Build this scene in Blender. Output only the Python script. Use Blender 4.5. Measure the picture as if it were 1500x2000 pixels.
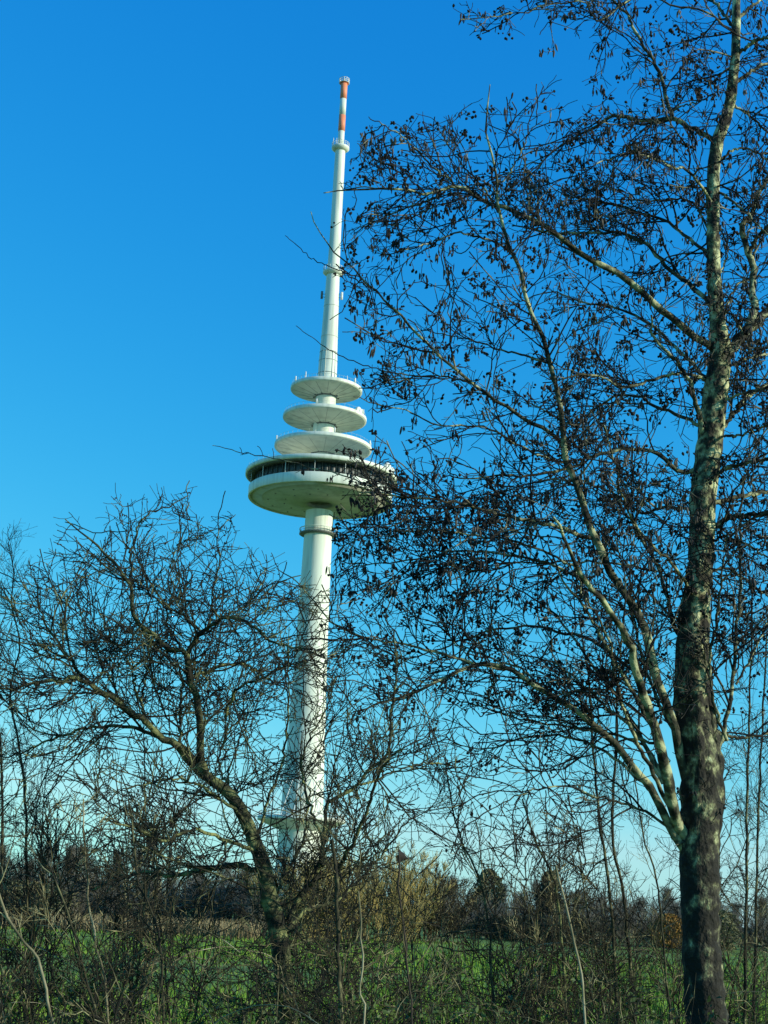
import bpy, math, random
import numpy as np
from mathutils import Matrix, Vector

for o in list(bpy.data.objects):
    bpy.data.objects.remove(o)
scene = bpy.context.scene
COL = scene.collection
random.seed(4)

# ------------------------------------------------------------------ camera, sky, sun, exposure
F = 2900.0                                  # focal length in photo pixels (1500 x 2000)
PITCH, ROLL, EYE = math.radians(15.0), math.radians(2.65), 2.5
cam = bpy.data.cameras.new('camera')
cam.sensor_fit = 'VERTICAL'
cam.sensor_height = 24.0
cam.lens = F / 2000 * 24.0
cam.clip_start = 0.1
cam.clip_end = 20000
camo = bpy.data.objects.new('camera', cam)
COL.objects.link(camo)
RM = Matrix.Rotation(math.pi / 2 + PITCH, 3, 'X') @ Matrix.Rotation(ROLL, 3, 'Z')
camo.matrix_world = Matrix.Translation((0, 0, EYE)) @ RM.to_4x4()
scene.camera = camo
RN = np.array(RM)
EYEP = np.array([0, 0, EYE])

SUN_EL, SUN_AZ = math.radians(16.0), math.radians(109.0)
sd = Vector((math.sin(SUN_AZ) * math.cos(SUN_EL), math.cos(SUN_AZ) * math.cos(SUN_EL), math.sin(SUN_EL)))
sun = bpy.data.lights.new('sun', 'SUN')
sun.energy = 5.0
sun.angle = math.radians(0.5)
sun.color = (1.0, 0.95, 0.78)
suno = bpy.data.objects.new('sun', sun)
suno.rotation_euler = sd.to_track_quat('Z', 'Y').to_euler()
COL.objects.link(suno)

world = bpy.data.worlds.new('World')
scene.world = world
world.use_nodes = True
wn = world.node_tree
bg = wn.nodes['Background']
bg.inputs[1].default_value = 0.1
sky = wn.nodes.new('ShaderNodeTexSky')
sky.sky_type = 'NISHITA'
sky.sun_disc = False
sky.sun_elevation = SUN_EL
sky.sun_rotation = SUN_AZ
sky.dust_density = 0.2
sky.ozone_density = 2.0
# colour response of a winter sky photographed in vivid colour: one curve per channel, the same in every direction
sep = wn.nodes.new('ShaderNodeSeparateColor')
com = wn.nodes.new('ShaderNodeCombineColor')
wn.links.new(sky.outputs[0], sep.inputs[0])
for i, (g, p) in enumerate(((2.70, 2.25), (1.508, 0.92), (1.22, 0.38))):
    m0 = wn.nodes.new('ShaderNodeMath'); m0.operation = 'MULTIPLY'; m0.inputs[1].default_value = 0.1
    m1 = wn.nodes.new('ShaderNodeMath'); m1.operation = 'POWER'; m1.inputs[1].default_value = p
    m2 = wn.nodes.new('ShaderNodeMath'); m2.operation = 'MULTIPLY'; m2.inputs[1].default_value = g * 10
    wn.links.new(sep.outputs[i], m0.inputs[0]); wn.links.new(m0.outputs[0], m1.inputs[0])
    m3 = wn.nodes.new('ShaderNodeMath'); m3.operation = 'MINIMUM'; m3.inputs[1].default_value = (4.3, 11.0, 11.0)[i]
    wn.links.new(m1.outputs[0], m2.inputs[0]); wn.links.new(m2.outputs[0], m3.inputs[0]); wn.links.new(m3.outputs[0], com.inputs[i])
wn.links.new(com.outputs[0], bg.inputs[0])

scene.view_settings.view_transform = 'Standard'
scene.view_settings.look = 'None'
scene.view_settings.gamma = 1.0
scene.view_settings.exposure = 0.0
scene.view_settings.use_curve_mapping = False
scene.render.engine = 'CYCLES'
scene.cycles.max_bounces = 5

# ------------------------------------------------------------------ geometry helpers
def ray(px, py):
    d = RN @ np.array([(px - 750) / F, -(py - 1000) / F, -1.0])
    return d

def at(px, py, dist):
    """point on the line of sight of a photo pixel whose forward (y) distance is dist"""
    d = ray(px, py)
    return EYEP + d * (dist / d[1])

def project(p):
    q = RN.T @ (np.array(p) - EYEP)
    return 750 + F * q[0] / -q[2], 1000 - F * q[1] / -q[2]

def tag(o, label=None, cat=None, group=None, kind=None):
    if label: o['label'] = label
    if cat: o['category'] = cat
    if group: o['group'] = group
    if kind: o['kind'] = kind
    return o

def link(name, me, parent=None, kind=None):
    o = bpy.data.objects.new(name, me)
    COL.objects.link(o)
    if parent is not None: o.parent = parent
    if kind: o['kind'] = kind
    return o

def empty(name, loc=(0, 0, 0), rz=0.0):
    o = bpy.data.objects.new(name, None)
    o.empty_display_size = 0.3
    o.location = loc
    o.rotation_euler = (0, 0, rz)
    COL.objects.link(o)
    return o

def mesh_np(name, V, Fc, k, mat, smooth=True):
    """V (n,3), Fc (m,k) faces with k corners each"""
    me = bpy.data.meshes.new(name)
    V = np.asarray(V, dtype=np.float32).reshape(-1, 3)
    Fc = np.asarray(Fc, dtype=np.int32).reshape(-1, k)
    me.vertices.add(len(V)); me.vertices.foreach_set('co', V.ravel())
    me.loops.add(Fc.size); me.loops.foreach_set('vertex_index', Fc.ravel())
    me.polygons.add(len(Fc))
    me.polygons.foreach_set('loop_start', np.arange(0, Fc.size, k, dtype=np.int32))
    me.update(calc_edges=True)
    if smooth:
        me.polygons.foreach_set('use_smooth', np.ones(len(Fc), dtype=bool))
    me.materials.append(mat)
    me.validate()
    return me

def norm(a):
    return a / np.maximum(np.linalg.norm(a, axis=-1, keepdims=True), 1e-9)

def tubes(P, R, sides, rough=0.0, rng=None):
    """P (M,N,3), R (M,N) -> verts, quads"""
    M, N, _ = P.shape
    T = np.empty_like(P)
    T[:, 1:-1] = P[:, 2:] - P[:, :-2]; T[:, 0] = P[:, 1] - P[:, 0]; T[:, -1] = P[:, -1] - P[:, -2]
    T = norm(T)
    ref = np.where(np.abs(norm(P[:, -1] - P[:, 0])[:, 2:3]) > 0.75, np.array([[1.0, 0.2, 0]]), np.array([[0.1, 0.2, 1.0]]))
    ref = np.repeat(ref[:, None, :], N, 1)
    A = norm(np.cross(T, ref)); B = np.cross(T, A)
    th = np.arange(sides) * 2 * math.pi / sides
    Rr = np.repeat(R[:, :, None], sides, 2)
    if rough and rng is not None:
        Rr = Rr * (1 + rng.normal(0, rough, Rr.shape))
    V = P[:, :, None, :] + Rr[..., None] * (np.cos(th)[None, None, :, None] * A[:, :, None, :] + np.sin(th)[None, None, :, None] * B[:, :, None, :])
    idx = np.arange(M * N * sides).reshape(M, N, sides)
    a = idx[:, :-1]; b = idx[:, 1:]
    Q = np.stack([a, np.roll(a, -1, 2), np.roll(b, -1, 2), b], -1)
    return V.reshape(-1, 3), Q.reshape(-1, 4)

def tube_mesh(name, sets, mat, smooth=True):
    Vs, Qs, n = [], [], 0
    for P, R, s in sets:
        if len(P) == 0: continue
        V, Q = tubes(P, R, s)
        Vs.append(V); Qs.append(Q + n); n += len(V)
    return mesh_np(name, np.concatenate(Vs), np.concatenate(Qs), 4, mat, smooth)

def resample(pts, n):
    """smooth a traced polyline (k,3) to n points by Catmull-Rom"""
    p = np.asarray(pts, float)
    if len(p) == 2: 
        t = np.linspace(0, 1, n)[:, None]; return p[0] * (1 - t) + p[1] * t
    e = np.concatenate([[2 * p[0] - p[1]], p, [2 * p[-1] - p[-2]]])
    d = np.concatenate([[0], np.cumsum(np.linalg.norm(np.diff(p, axis=0), axis=1))]); d /= d[-1]
    out = []
    for s in np.linspace(0, 1, n):
        i = min(np.searchsorted(d, s, side='right') - 1, len(p) - 2)
        u = (s - d[i]) / max(d[i + 1] - d[i], 1e-9)
        a, b, c, f = e[i], e[i + 1], e[i + 2], e[i + 3]
        out.append(0.5 * ((2 * b) + (-a + c) * u + (2 * a - 5 * b + 4 * c - f) * u * u + (-a + 3 * b - 3 * c + f) * u ** 3))
    return np.array(out)

def grow(rng, P, R, count, length, ang, trange=(0.15, 1.0), steps=4, wig=0.18, up=0.0, grav=0.0, kr=0.012, rmin=0.001, taper=0.5, w=None, flat=None, lpow=1.0):
    """side shoots on the polylines P (M,N,3); returns their polylines and radii"""
    M, N, _ = P.shape
    seg = np.linalg.norm(np.diff(P, axis=1), axis=2)
    L = seg.sum(1)
    wt = L ** lpow if w is None else L * w
    par = rng.choice(M, count, p=wt / wt.sum())
    t = rng.uniform(trange[0], trange[1], count)
    f = t * (N - 1); i = np.minimum(f.astype(int), N - 2); u = (f - i)[:, None]
    p0 = P[par, i] * (1 - u) + P[par, i + 1] * u
    r0 = R[par, i] * (1 - u[:, 0]) + R[par, i + 1] * u[:, 0]
    T = norm(P[par, i + 1] - P[par, i])
    v = rng.normal(size=(count, 3))
    if flat is not None: v = v * np.array(flat)
    v = norm(v - (v * T).sum(1, keepdims=True) * T)
    a = np.radians(rng.uniform(ang[0], ang[1], count))[:, None]
    d = norm(np.cos(a) * T + np.sin(a) * v + np.array([0, 0, up]))
    ln = rng.uniform(length[0], length[1], count) * (1 - taper * t)
    out = np.empty((count, steps + 1, 3)); out[:, 0] = p0
    for k in range(steps):
        d = norm(d + rng.normal(0, wig, (count, 3)) + np.array([0, 0, grav]))
        out[:, k + 1] = out[:, k] + d * (ln / steps)[:, None]
    rb = np.minimum(r0 * 0.8, np.maximum(ln * kr, rmin * 1.3))
    rr = rb[:, None] * np.linspace(1, 0.3, steps + 1)[None] 
    return out, np.maximum(rr, rmin)

def tmpl_capsule(sides, rings, r, bend=0.0):
    """unit capsule along -z from 0 to -1"""
    V = [(0, 0, 0)]
    for k in range(1, rings + 1):
        t = k / (rings + 1)
        rad = r * math.sin(math.pi * min(1, 0.12 + t * 0.9)) ** 0.5
        for j in range(sides):
            th = 2 * math.pi * j / sides
            V.append((rad * math.cos(th) + bend * t * t, rad * math.sin(th), -t))
    V.append((bend, 0, -1))
    Fc = []
    for j in range(sides):
        Fc.append((0, 1 + j, 1 + (j + 1) % sides))
    for k in range(rings - 1):
        for j in range(sides):
            a = 1 + k * sides + j; b = 1 + k * sides + (j + 1) % sides
            Fc.append((a, a + sides, b)); Fc.append((b, a + sides, b + sides))
    e = 1 + rings * sides; s = 1 + (rings - 1) * sides
    for j in range(sides):
        Fc.append((s + j, e, s + (j + 1) % sides))
    return np.array(V), np.array(Fc)

def scatter(rng, TV, TF, pos, length, tilt=0.35, width=None, axis=None):
    """copies of the template TV/TF hanging at pos"""
    n = len(pos)
    z = -norm(np.array([[0, 0, -1.0]]) + rng.normal(0, tilt, (n, 3))) if axis is None else norm(axis)
    x = norm(np.cross(z, rng.normal(size=(n, 3)))); y = np.cross(z, x)
    w = length if width is None else width
    V = pos[:, None] + TV[None, :, 0:1] * x[:, None] * w[:, None, None] + TV[None, :, 1:2] * y[:, None] * w[:, None, None] + TV[None, :, 2:3] * z[:, None] * length[:, None, None]
    Fc = TF[None] + (np.arange(n) * len(TV))[:, None, None]
    return V.reshape(-1, 3), Fc.reshape(-1, 3)

# ------------------------------------------------------------------ materials
def mat(name, ramp, scale=6.0, stretch=(1, 1, 1), rough=0.85, bump=0.0, bscale=None, detail=4.0, spec=0.3, coord='Object', low=None):
    """noise-driven colour; ramp = [(pos, rgb), ...]"""
    m = bpy.data.materials.new(name)
    m.use_nodes = True
    nt = m.node_tree
    b = nt.nodes['Principled BSDF']
    tc = nt.nodes.new('ShaderNodeTexCoord'); mp = nt.nodes.new('ShaderNodeMapping')
    mp.inputs['Scale'].default_value = stretch
    nt.links.new(tc.outputs[coord], mp.inputs[0])
    n = nt.nodes.new('ShaderNodeTexNoise'); n.inputs['Scale'].default_value = scale; n.inputs['Detail'].default_value = detail
    n.inputs['Roughness'].default_value = 0.5 if detail < 10 else 0.62
    nt.links.new(mp.outputs[0], n.inputs['Vector'])
    cr = nt.nodes.new('ShaderNodeValToRGB')
    el = cr.color_ramp.elements
    while len(el) < len(ramp): el.new(0.5)
    for e, (p, c) in zip(el, ramp):
        e.position = p; e.color = (*c, 1)
    nt.links.new(n.outputs['Fac'], cr.inputs[0])
    nt.links.new(cr.outputs[0], b.inputs['Base Color'])
    if low:                                  # hedge shade on the lower trunk put into the bark colour, paler higher up
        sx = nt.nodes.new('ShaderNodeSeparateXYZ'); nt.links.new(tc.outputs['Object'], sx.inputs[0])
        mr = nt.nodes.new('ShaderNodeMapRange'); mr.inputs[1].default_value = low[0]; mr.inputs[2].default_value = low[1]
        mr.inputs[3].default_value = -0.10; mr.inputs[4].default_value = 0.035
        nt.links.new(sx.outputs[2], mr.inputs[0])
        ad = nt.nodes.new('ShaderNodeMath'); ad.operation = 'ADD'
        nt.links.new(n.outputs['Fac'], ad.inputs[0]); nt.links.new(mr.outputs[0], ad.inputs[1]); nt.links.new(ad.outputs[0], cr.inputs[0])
    b.inputs['Roughness'].default_value = rough
    b.inputs['Specular IOR Level'].default_value = spec
    if bump:
        n2 = nt.nodes.new('ShaderNodeTexNoise'); n2.inputs['Scale'].default_value = bscale or scale * 4; n2.inputs['Detail'].default_value = 5
        nt.links.new(mp.outputs[0], n2.inputs['Vector'])
        bp = nt.nodes.new('ShaderNodeBump'); bp.inputs['Strength'].default_value = bump; bp.inputs['Distance'].default_value = 0.03
        nt.links.new(n2.outputs['Fac'], bp.inputs['Height']); nt.links.new(bp.outputs[0], b.inputs['Normal'])
    return m

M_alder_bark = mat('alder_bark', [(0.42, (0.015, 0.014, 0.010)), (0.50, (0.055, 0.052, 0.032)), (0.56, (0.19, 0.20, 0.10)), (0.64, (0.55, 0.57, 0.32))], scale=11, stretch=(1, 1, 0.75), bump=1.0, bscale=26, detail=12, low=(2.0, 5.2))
M_alder_limb = mat('alder_limb_bark', [(0.38, (0.012, 0.012, 0.008)), (0.50, (0.07, 0.07, 0.04)), (0.62, (0.40, 0.42, 0.23))], scale=8, bump=0.5)
M_alder_twig = mat('alder_twig', [(0.42, (0.008, 0.007, 0.007)), (0.56, (0.022, 0.020, 0.016)), (0.68, (0.24, 0.23, 0.15))], scale=5)
M_catkin = mat('catkin', [(0.45, (0.014, 0.012, 0.011)), (0.66, (0.13, 0.115, 0.10))], scale=5)
M_cone = mat('alder_cone', [(0.4, (0.007, 0.007, 0.007)), (0.7, (0.035, 0.032, 0.028))], scale=8)
M_old_bark = mat('fruit_tree_bark', [(0.38, (0.012, 0.012, 0.007)), (0.5, (0.05, 0.055, 0.024)), (0.66, (0.24, 0.26, 0.10))], scale=9, stretch=(1, 1, 1.5), bump=1.0, bscale=30)
M_old_twig = mat('fruit_tree_twig', [(0.40, (0.009, 0.009, 0.006)), (0.55, (0.03, 0.03, 0.015)), (0.68, (0.19, 0.20, 0.09))], scale=5)
M_bud = mat('bud', [(0.35, (0.02, 0.016, 0.012)), (0.7, (0.07, 0.05, 0.035))], scale=8)
M_hedge_stem = mat('hedge_stem', [(0.40, (0.011, 0.010, 0.006)), (0.54, (0.045, 0.042, 0.02)), (0.68, (0.24, 0.23, 0.11))], scale=7, bump=0.3)
M_hedge_twig = mat('hedge_twig', [(0.42, (0.010, 0.009, 0.005)), (0.56, (0.045, 0.038, 0.017)), (0.68, (0.38, 0.34, 0.17))], scale=4)
M_cane = mat('pale_stem', [(0.36, (0.06, 0.055, 0.03)), (0.52, (0.2, 0.18, 0.10)), (0.7, (0.46, 0.42, 0.29))], scale=5)
M_bramble = mat('bramble_leaf', [(0.3, (0.02, 0.045, 0.012)), (0.55, (0.05, 0.09, 0.02)), (0.75, (0.12, 0.13, 0.03))], scale=3, rough=0.6)
M_far_twig = mat('far_tree_twig', [(0.3, (0.08, 0.076, 0.062)), (0.7, (0.22, 0.21, 0.17))], scale=0.8)
M_far_bark = mat('far_tree_bark', [(0.3, (0.04, 0.037, 0.03)), (0.7, (0.12, 0.11, 0.085))], scale=2)
M_willow = mat('willow_twig', [(0.3, (0.17, 0.15, 0.05)), (0.5, (0.34, 0.28, 0.10)), (0.72, (0.50, 0.37, 0.13))], scale=0.5)
M_conifer = mat('evergreen_leaf', [(0.3, (0.012, 0.022, 0.012)), (0.7, (0.04, 0.05, 0.025))], scale=1)
M_olive = mat('olive_leaf', [(0.3, (0.08, 0.09, 0.045)), (0.7, (0.19, 0.19, 0.09))], scale=1)
M_gold = mat('golden_leaf', [(0.3, (0.12, 0.07, 0.02)), (0.7, (0.36, 0.2, 0.04))], scale=1)
M_wood_dark = mat('far_wood', [(0.3, (0.03, 0.028, 0.02)), (0.7, (0.085, 0.075, 0.055))], scale=0.4)
M_grass_ground = mat('meadow_ground', [(0.28, (0.06, 0.12, 0.012)), (0.5, (0.12, 0.2, 0.02)), (0.72, (0.2, 0.24, 0.045))], scale=0.35, stretch=(0.3, 1, 1), rough=0.95, detail=8)
M_blade = mat('grass_blade', [(0.3, (0.06, 0.13, 0.012)), (0.55, (0.13, 0.25, 0.02)), (0.75, (0.30, 0.34, 0.08))], scale=0.25, rough=0.8)
M_reed = mat('dry_grass', [(0.3, (0.16, 0.12, 0.06)), (0.7, (0.42, 0.34, 0.18))], scale=0.4)
M_dead_leaf = mat('dead_leaf', [(0.3, (0.008, 0.007, 0.006)), (0.7, (0.02, 0.016, 0.014))], scale=20)

def painted(name, base, streak, s=1.0, rough=0.6, hi=0.78):
    """painted concrete: weather streaks that run down, faint blotches"""
    m = bpy.data.materials.new(name); m.use_nodes = True
    nt = m.node_tree; b = nt.nodes['Principled BSDF']
    tc = nt.nodes.new('ShaderNodeTexCoord')
    def nz(scale, stretch, det=5):
        mp = nt.nodes.new('ShaderNodeMapping'); mp.inputs['Scale'].default_value = stretch
        nt.links.new(tc.outputs['Object'], mp.inputs[0])
        n = nt.nodes.new('ShaderNodeTexNoise'); n.inputs['Scale'].default_value = scale; n.inputs['Detail'].default_value = det
        nt.links.new(mp.outputs[0], n.inputs['Vector']); return n
    n1 = nz(0.9 * s, (1, 1, 0.07)); n2 = nz(0.12 * s, (1, 1, 1))
    mx = nt.nodes.new('ShaderNodeMix'); mx.data_type = 'RGBA'
    mx.inputs[6].default_value = (*base, 1); mx.inputs[7].default_value = (*streak, 1)
    cr = nt.nodes.new('ShaderNodeValToRGB'); cr.color_ramp.elements[0].position = 0.46; cr.color_ramp.elements[1].position = hi
    nt.links.new(n1.outputs['Fac'], cr.inputs[0])
    ml = nt.nodes.new('ShaderNodeMath'); ml.operation = 'MULTIPLY'
    nt.links.new(cr.outputs[0], ml.inputs[0]); nt.links.new(n2.outputs['Fac'], ml.inputs[1])
    nt.links.new(ml.outputs[0], mx.inputs[0]); nt.links.new(mx.outputs[2], b.inputs['Base Color'])
    b.inputs['Roughness'].default_value = rough
    bp = nt.nodes.new('ShaderNodeBump'); bp.inputs['Strength'].default_value = 0.25; bp.inputs['Distance'].default_value = 0.05
    nt.links.new(n1.outputs['Fac'], bp.inputs['Height']); nt.links.new(bp.outputs[0], b.inputs['Normal'])
    return m

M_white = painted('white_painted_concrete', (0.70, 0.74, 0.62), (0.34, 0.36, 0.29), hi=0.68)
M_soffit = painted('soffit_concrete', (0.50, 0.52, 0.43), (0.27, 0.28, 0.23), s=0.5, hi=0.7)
M_soffit_light = painted('platform_soffit_shade', (0.64, 0.66, 0.54), (0.33, 0.34, 0.28), s=0.5, hi=0.7)  # the tower's white toned down: shade of the undersides put into the colour
M_red = painted('orange_red_paint', (0.80, 0.27, 0.13), (0.6, 0.2, 0.11))
M_glass = mat('dark_window_glass', [(0.4, (0.02, 0.03, 0.03)), (0.6, (0.05, 0.065, 0.06))], scale=0.4, rough=0.45, spec=0.4)
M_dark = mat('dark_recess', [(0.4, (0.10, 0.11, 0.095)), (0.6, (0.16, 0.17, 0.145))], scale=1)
M_metal = mat('white_metal', [(0.4, (0.6, 0.63, 0.58)), (0.6, (0.75, 0.76, 0.7))], scale=3, rough=0.4)
M_grey_metal = mat('grey_metal', [(0.4, (0.10, 0.11, 0.10)), (0.6, (0.2, 0.21, 0.2))], scale=3, rough=0.5)

# ------------------------------------------------------------------ ground
def ground():
    n = 60
    V = []; Q = []
    for j in range(n + 1):
        y = -60 + 60 * (j / n) * 1.0 if j == 0 else 0
    ys = np.concatenate([[-120], np.linspace(-20, 200, 70), [260, 400, 800, 2000, 6000]])
    xs = np.concatenate([[-6000, -1500, -500], np.linspace(-120, 120, 60), [500, 1500, 6000]])
    rng = np.random.default_rng(5)
    X, Y = np.meshgrid(xs, ys)
    Z = 0.12 * np.sin(X * 0.11 + Y * 0.05) + 0.10 * np.sin(Y * 0.13 - X * 0.07) + rng.normal(0, 0.03, X.shape)
    Z = np.where(np.abs(X) > 130, 0, Z); Z = np.where(Y > 210, 0, Z)
    V = np.stack([X, Y, Z], -1).reshape(-1, 3)
    idx = np.arange(len(V)).reshape(X.shape)
    Q = np.stack([idx[:-1, :-1], idx[:-1, 1:], idx[1:, 1:], idx[1:, :-1]], -1).reshape(-1, 4)
    o = link('meadow', mesh_np('meadow', V, Q, 4, M_grass_ground))
    tag(o, 'flat green winter meadow reaching back to the row of bare trees', 'meadow', kind='structure')
ground()

# ------------------------------------------------------------------ telecommunication tower
TD = 388.0
_a = at(627.6, 934, TD)
TX, TY = float(_a[0]), float(_a[1])
def zt(y):
    lo, hi = -5.0, 320.0
    for _ in range(40):
        m = (lo + hi) / 2
        if project((TX, TY, m))[1] > y: lo = m
        else: hi = m
    return (lo + hi) / 2
def px2m(w, y):
    """metres for a width in photo pixels at the tower axis, row y"""
    q = RN.T @ (np.array([TX, TY, zt(y)]) - EYEP)
    return w * -q[2] / F

def lathe(name, prof, n, m, parent, smooth=False, closed=True, loc=(0, 0, 0)):
    prof = list(prof)
    V = []
    for r, z in prof:
        for j in range(n):
            th = 2 * math.pi * (j + 0.5) / n
            V.append((r * math.cos(th), r * math.sin(th), z))
    k = len(prof); Q = []
    rngk = range(k) if closed else range(k - 1)
    for i in rngk:
        for j in range(n):
            a = i * n + j; b = i * n + (j + 1) % n; c = ((i + 1) % k) * n + (j + 1) % n; d = ((i + 1) % k) * n + j
            Q.append((a, b, c, d))
    me = mesh_np(name, V, Q, 4, m, smooth)
    o = link(name, me, parent); o.location = loc
    return o

def box_mesh(name, sx, sy, sz, m, base=True):
    z0 = 0 if base else -sz / 2
    b = min(sx, sy, sz) * 0.12
    V = [];
    for z, s in ((z0, b), (z0 + b, 0), (z0 + sz - b, 0), (z0 + sz, b)):
        for x, y in ((-1, -1), (1, -1), (1, 1), (-1, 1)):
            V.append((x * (sx / 2 - s), y * (sy / 2 - s), z))
    Q = [(3, 2, 1, 0), (12, 13, 14, 15)]
    for k in range(3):
        for j in range(4):
            a = k * 4 + j; c = k * 4 + (j + 1) % 4
            Q.append((a, c, c + 4, a + 4))
    return mesh_np(name, V, Q, 4, m, False)

tower = tag(empty('telecommunication_tower', (TX, TY, 0)), 'tall white concrete telecommunication tower with stacked round platforms and red banded mast', 'tower')

# the shaft, from the ground to the mast, one object per stretch of different build
shaft_w = [(1770, 97), (1700, 92), (1640, 87), (1528, 79), (1430, 72), (1340, 67), (1250, 62), (1180, 59), (1080, 55.5), (1000, 53)]
lathe('lower_shaft', [(px2m(w / 2, y), zt(y) if y < 1760 else 0.0) for y, w in shaft_w], 72, M_white, tower, smooth=True, closed=False)
up_w = [(900, 44), (845, 42), (843, 42), (795, 40), (770, 38), (745, 37.6), (700, 35.5), (690, 34), (648, 31.5), (584, 28), (539, 25.5), (510, 23), (442, 21.3), (354, 20.6), (298, 19.6), (288, 19)]
lathe('upper_shaft', [(px2m(w / 2, y), zt(y)) for y, w in up_w], 40, M_white, tower, smooth=True, closed=False)
lathe('cable_duct', [(0.85, zt(880)), (0.85, zt(800)), (0.6, zt(800)), (0.6, zt(880))], 8, M_white, tower, loc=(-2.2, -1.6, 0))
# antenna mast with warning bands, each band a length of its own
bands = [(288, 257, M_white, 12.5), (257, 226, M_red, 12.5), (226, 194, M_white, 12.6), (194, 163, M_red, 12.4)]
for y0, y1, m, w in bands:
    r = px2m(w / 2, y0)
    k = r + (0.05 if m is M_red else 0)
    o = lathe('mast_section', [(0.2, zt(y0)), (k, zt(y0) + 0.004), (k, zt(y1) - 0.004), (0.2, zt(y1))], 24, m, tower)
    if m is M_red: tag(o, 'orange red painted mast band' if y0 > 200 else 'orange red painted mast band at the tip')
def railing(name, r, z, h, n, bar=0.05, rails=(1.0, 0.5), m=M_metal):
    """round railing: posts and rails joined as one part"""
    P = []; R = []
    ang = np.linspace(0, 2 * math.pi, 49)
    for f in rails:
        P.append(np.stack([r * np.cos(ang), r * np.sin(ang), np.full(49, z + h * f)], 1)); R.append(np.full(49, bar))
    V1, Q1 = tubes(np.array(P), np.array(R), 4)
    th = np.arange(n) * 2 * math.pi / n
    pp = np.stack([np.stack([r * np.cos(th), r * np.sin(th), np.full(n, z)], 1), np.stack([r * np.cos(th), r * np.sin(th), np.full(n, z + h)], 1)], 1)
    V2, Q2 = tubes(pp, np.full((n, 2), bar), 4)
    return link(name, mesh_np(name, np.concatenate([V1, V2]), np.concatenate([Q1, Q2 + len(V1)]), 4, m), tower)
zr = zt(163)
railing('mast_head_railing', px2m(9.5, 160), zr, 1.4, 12, 0.10, (1.0, 0.55, 0.05), M_metal)
lathe('mast_head_ring', [(1.0, zr - 0.1), (px2m(8.5, 160), zr - 0.1), (px2m(8.5, 160), zr + 0.12), (1.0, zr + 0.12)], 24, M_red, tower)
lathe('mast_head_lamp', [(0.05, zr + 0.3), (0.4, zr + 0.3), (0.4, zr + 1.3), (0.05, zr + 1.5)], 12, M_metal, tower)
# small galleries round the shaft
def gallery(y, w, h, thick=0.5, m=M_white, rail=True):
    z = zt(y); r = px2m(w / 2, y); ri = 1.0
    lathe('gallery_ring', [(ri, z - thick - 0.35), (r * 0.72, z - thick - 0.3), (r, z - thick * 0.6), (r, z), (ri, z)], 48, m, tower)
    if rail: railing('gallery_railing', r * 0.97, z, h, 20, 0.06)
gallery(288, 34.5, 1.2, 0.9)
gallery(531, 40, 1.3, 0.8)
ring_z = zt(1043); ring_r = px2m(37, 1043); sh_r = px2m(27, 1043)
lathe('gallery_ring', [(sh_r - 0.2, ring_z - 0.5), (ring_r * 0.93, ring_z - 0.5), (ring_r, ring_z - 0.3), (ring_r, ring_z), (sh_r - 0.2, ring_z)], 72, M_grey_metal, tower)
lathe('gallery_ring', [(ring_r * 0.985, ring_z + 1.0), (ring_r, ring_z + 1.0), (ring_r, ring_z + 1.25), (ring_r * 0.985, ring_z + 1.25)], 72, M_white, tower)
railing('gallery_railing', ring_r * 0.975, ring_z, 1.1, 36, 0.04, (0.5,), M_grey_metal)
# panel antennas on brackets
for s, m in ((-1, M_grey_metal), (1, M_metal)):
    z = zt(584)
    o = link('panel_antenna', box_mesh('panel_antenna', 0.65, 0.3, 2.3, m), tower); o.location = (s * px2m(19.5, 584), -0.5, z - 0.3)
    b = link('bracket', box_mesh('bracket', px2m(7, 584), 0.12, 0.12, M_grey_metal), o); b.location = (-s * 0.5, 0, 1.4)
    b2 = link('bracket', b.data, o); b2.location = (-s * 0.5, 0, 0.5)
# joint rings and the ladder cage low on the upper shaft
for y in (690, 707, 732, 600, 660):
    r = px2m({690: 34.2, 707: 36, 732: 37.6, 600: 29, 660: 32.4}[y] / 2, y) + 0.06
    lathe('joint_ring', [(r - 0.3, zt(y)), (r, zt(y)), (r, zt(y) + 0.10), (r - 0.3, zt(y) + 0.10)], 40, M_grey_metal if y > 680 else M_soffit, tower)
for th in (-140, -122, -104, -60, -40):
    z0, z1 = zt(744), zt(690)
    r0, r1 = px2m(18.8, 744) + 0.10, px2m(17, 690) + 0.10
    c, s = math.cos(math.radians(th)), math.sin(math.radians(th))
    P = np.array([[[r0 * c, r0 * s, z0], [r1 * c, r1 * s, z1]]]); V, Q = tubes(P, np.full((1, 2), 0.09), 4)
    link('cable_rail', mesh_np('cable_rail', V, Q, 4, M_metal if th in (-122, -40) else M_soffit), tower)

# three antenna platforms
def disc(yc, w, thick, neck):
    z = zt(yc); r = px2m(w / 2, yc)
    top = z + thick
    o = lathe('antenna_platform', [(neck - 0.4, z - 1.5), (neck + 0.5, z - 1.45), (r * 0.93, z - 0.1), (r - 0.05, z), (r, z + 0.08), (r, top - 0.1), (r - 0.12, top), (neck - 0.4, top + 0.3)], 120, M_white, tower)
    lathe('soffit', [(neck - 0.4, z - 1.56), (neck + 0.5, z - 1.51), (r * 0.93, z - 0.16), (r * 0.985, z - 0.06), (r * 0.985, z - 0.03), (r * 0.93, z - 0.12), (neck + 0.5, z - 1.47), (neck - 0.4, z - 1.52)], 120, M_soffit_light, o)  # thin skin that carries the painted underside shade
    c = lathe('collar', [(neck - 0.1, z - 1.8), (neck + 0.3, z - 1.8), (neck + 0.42, z - 1.56), (neck - 0.1, z - 1.56)], 40, M_grey_metal, o)
    railing('platform_railing', r - 0.35, top, 0.9, 48, 0.025, (1.0,), M_soffit)
    return z, r, top
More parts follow.
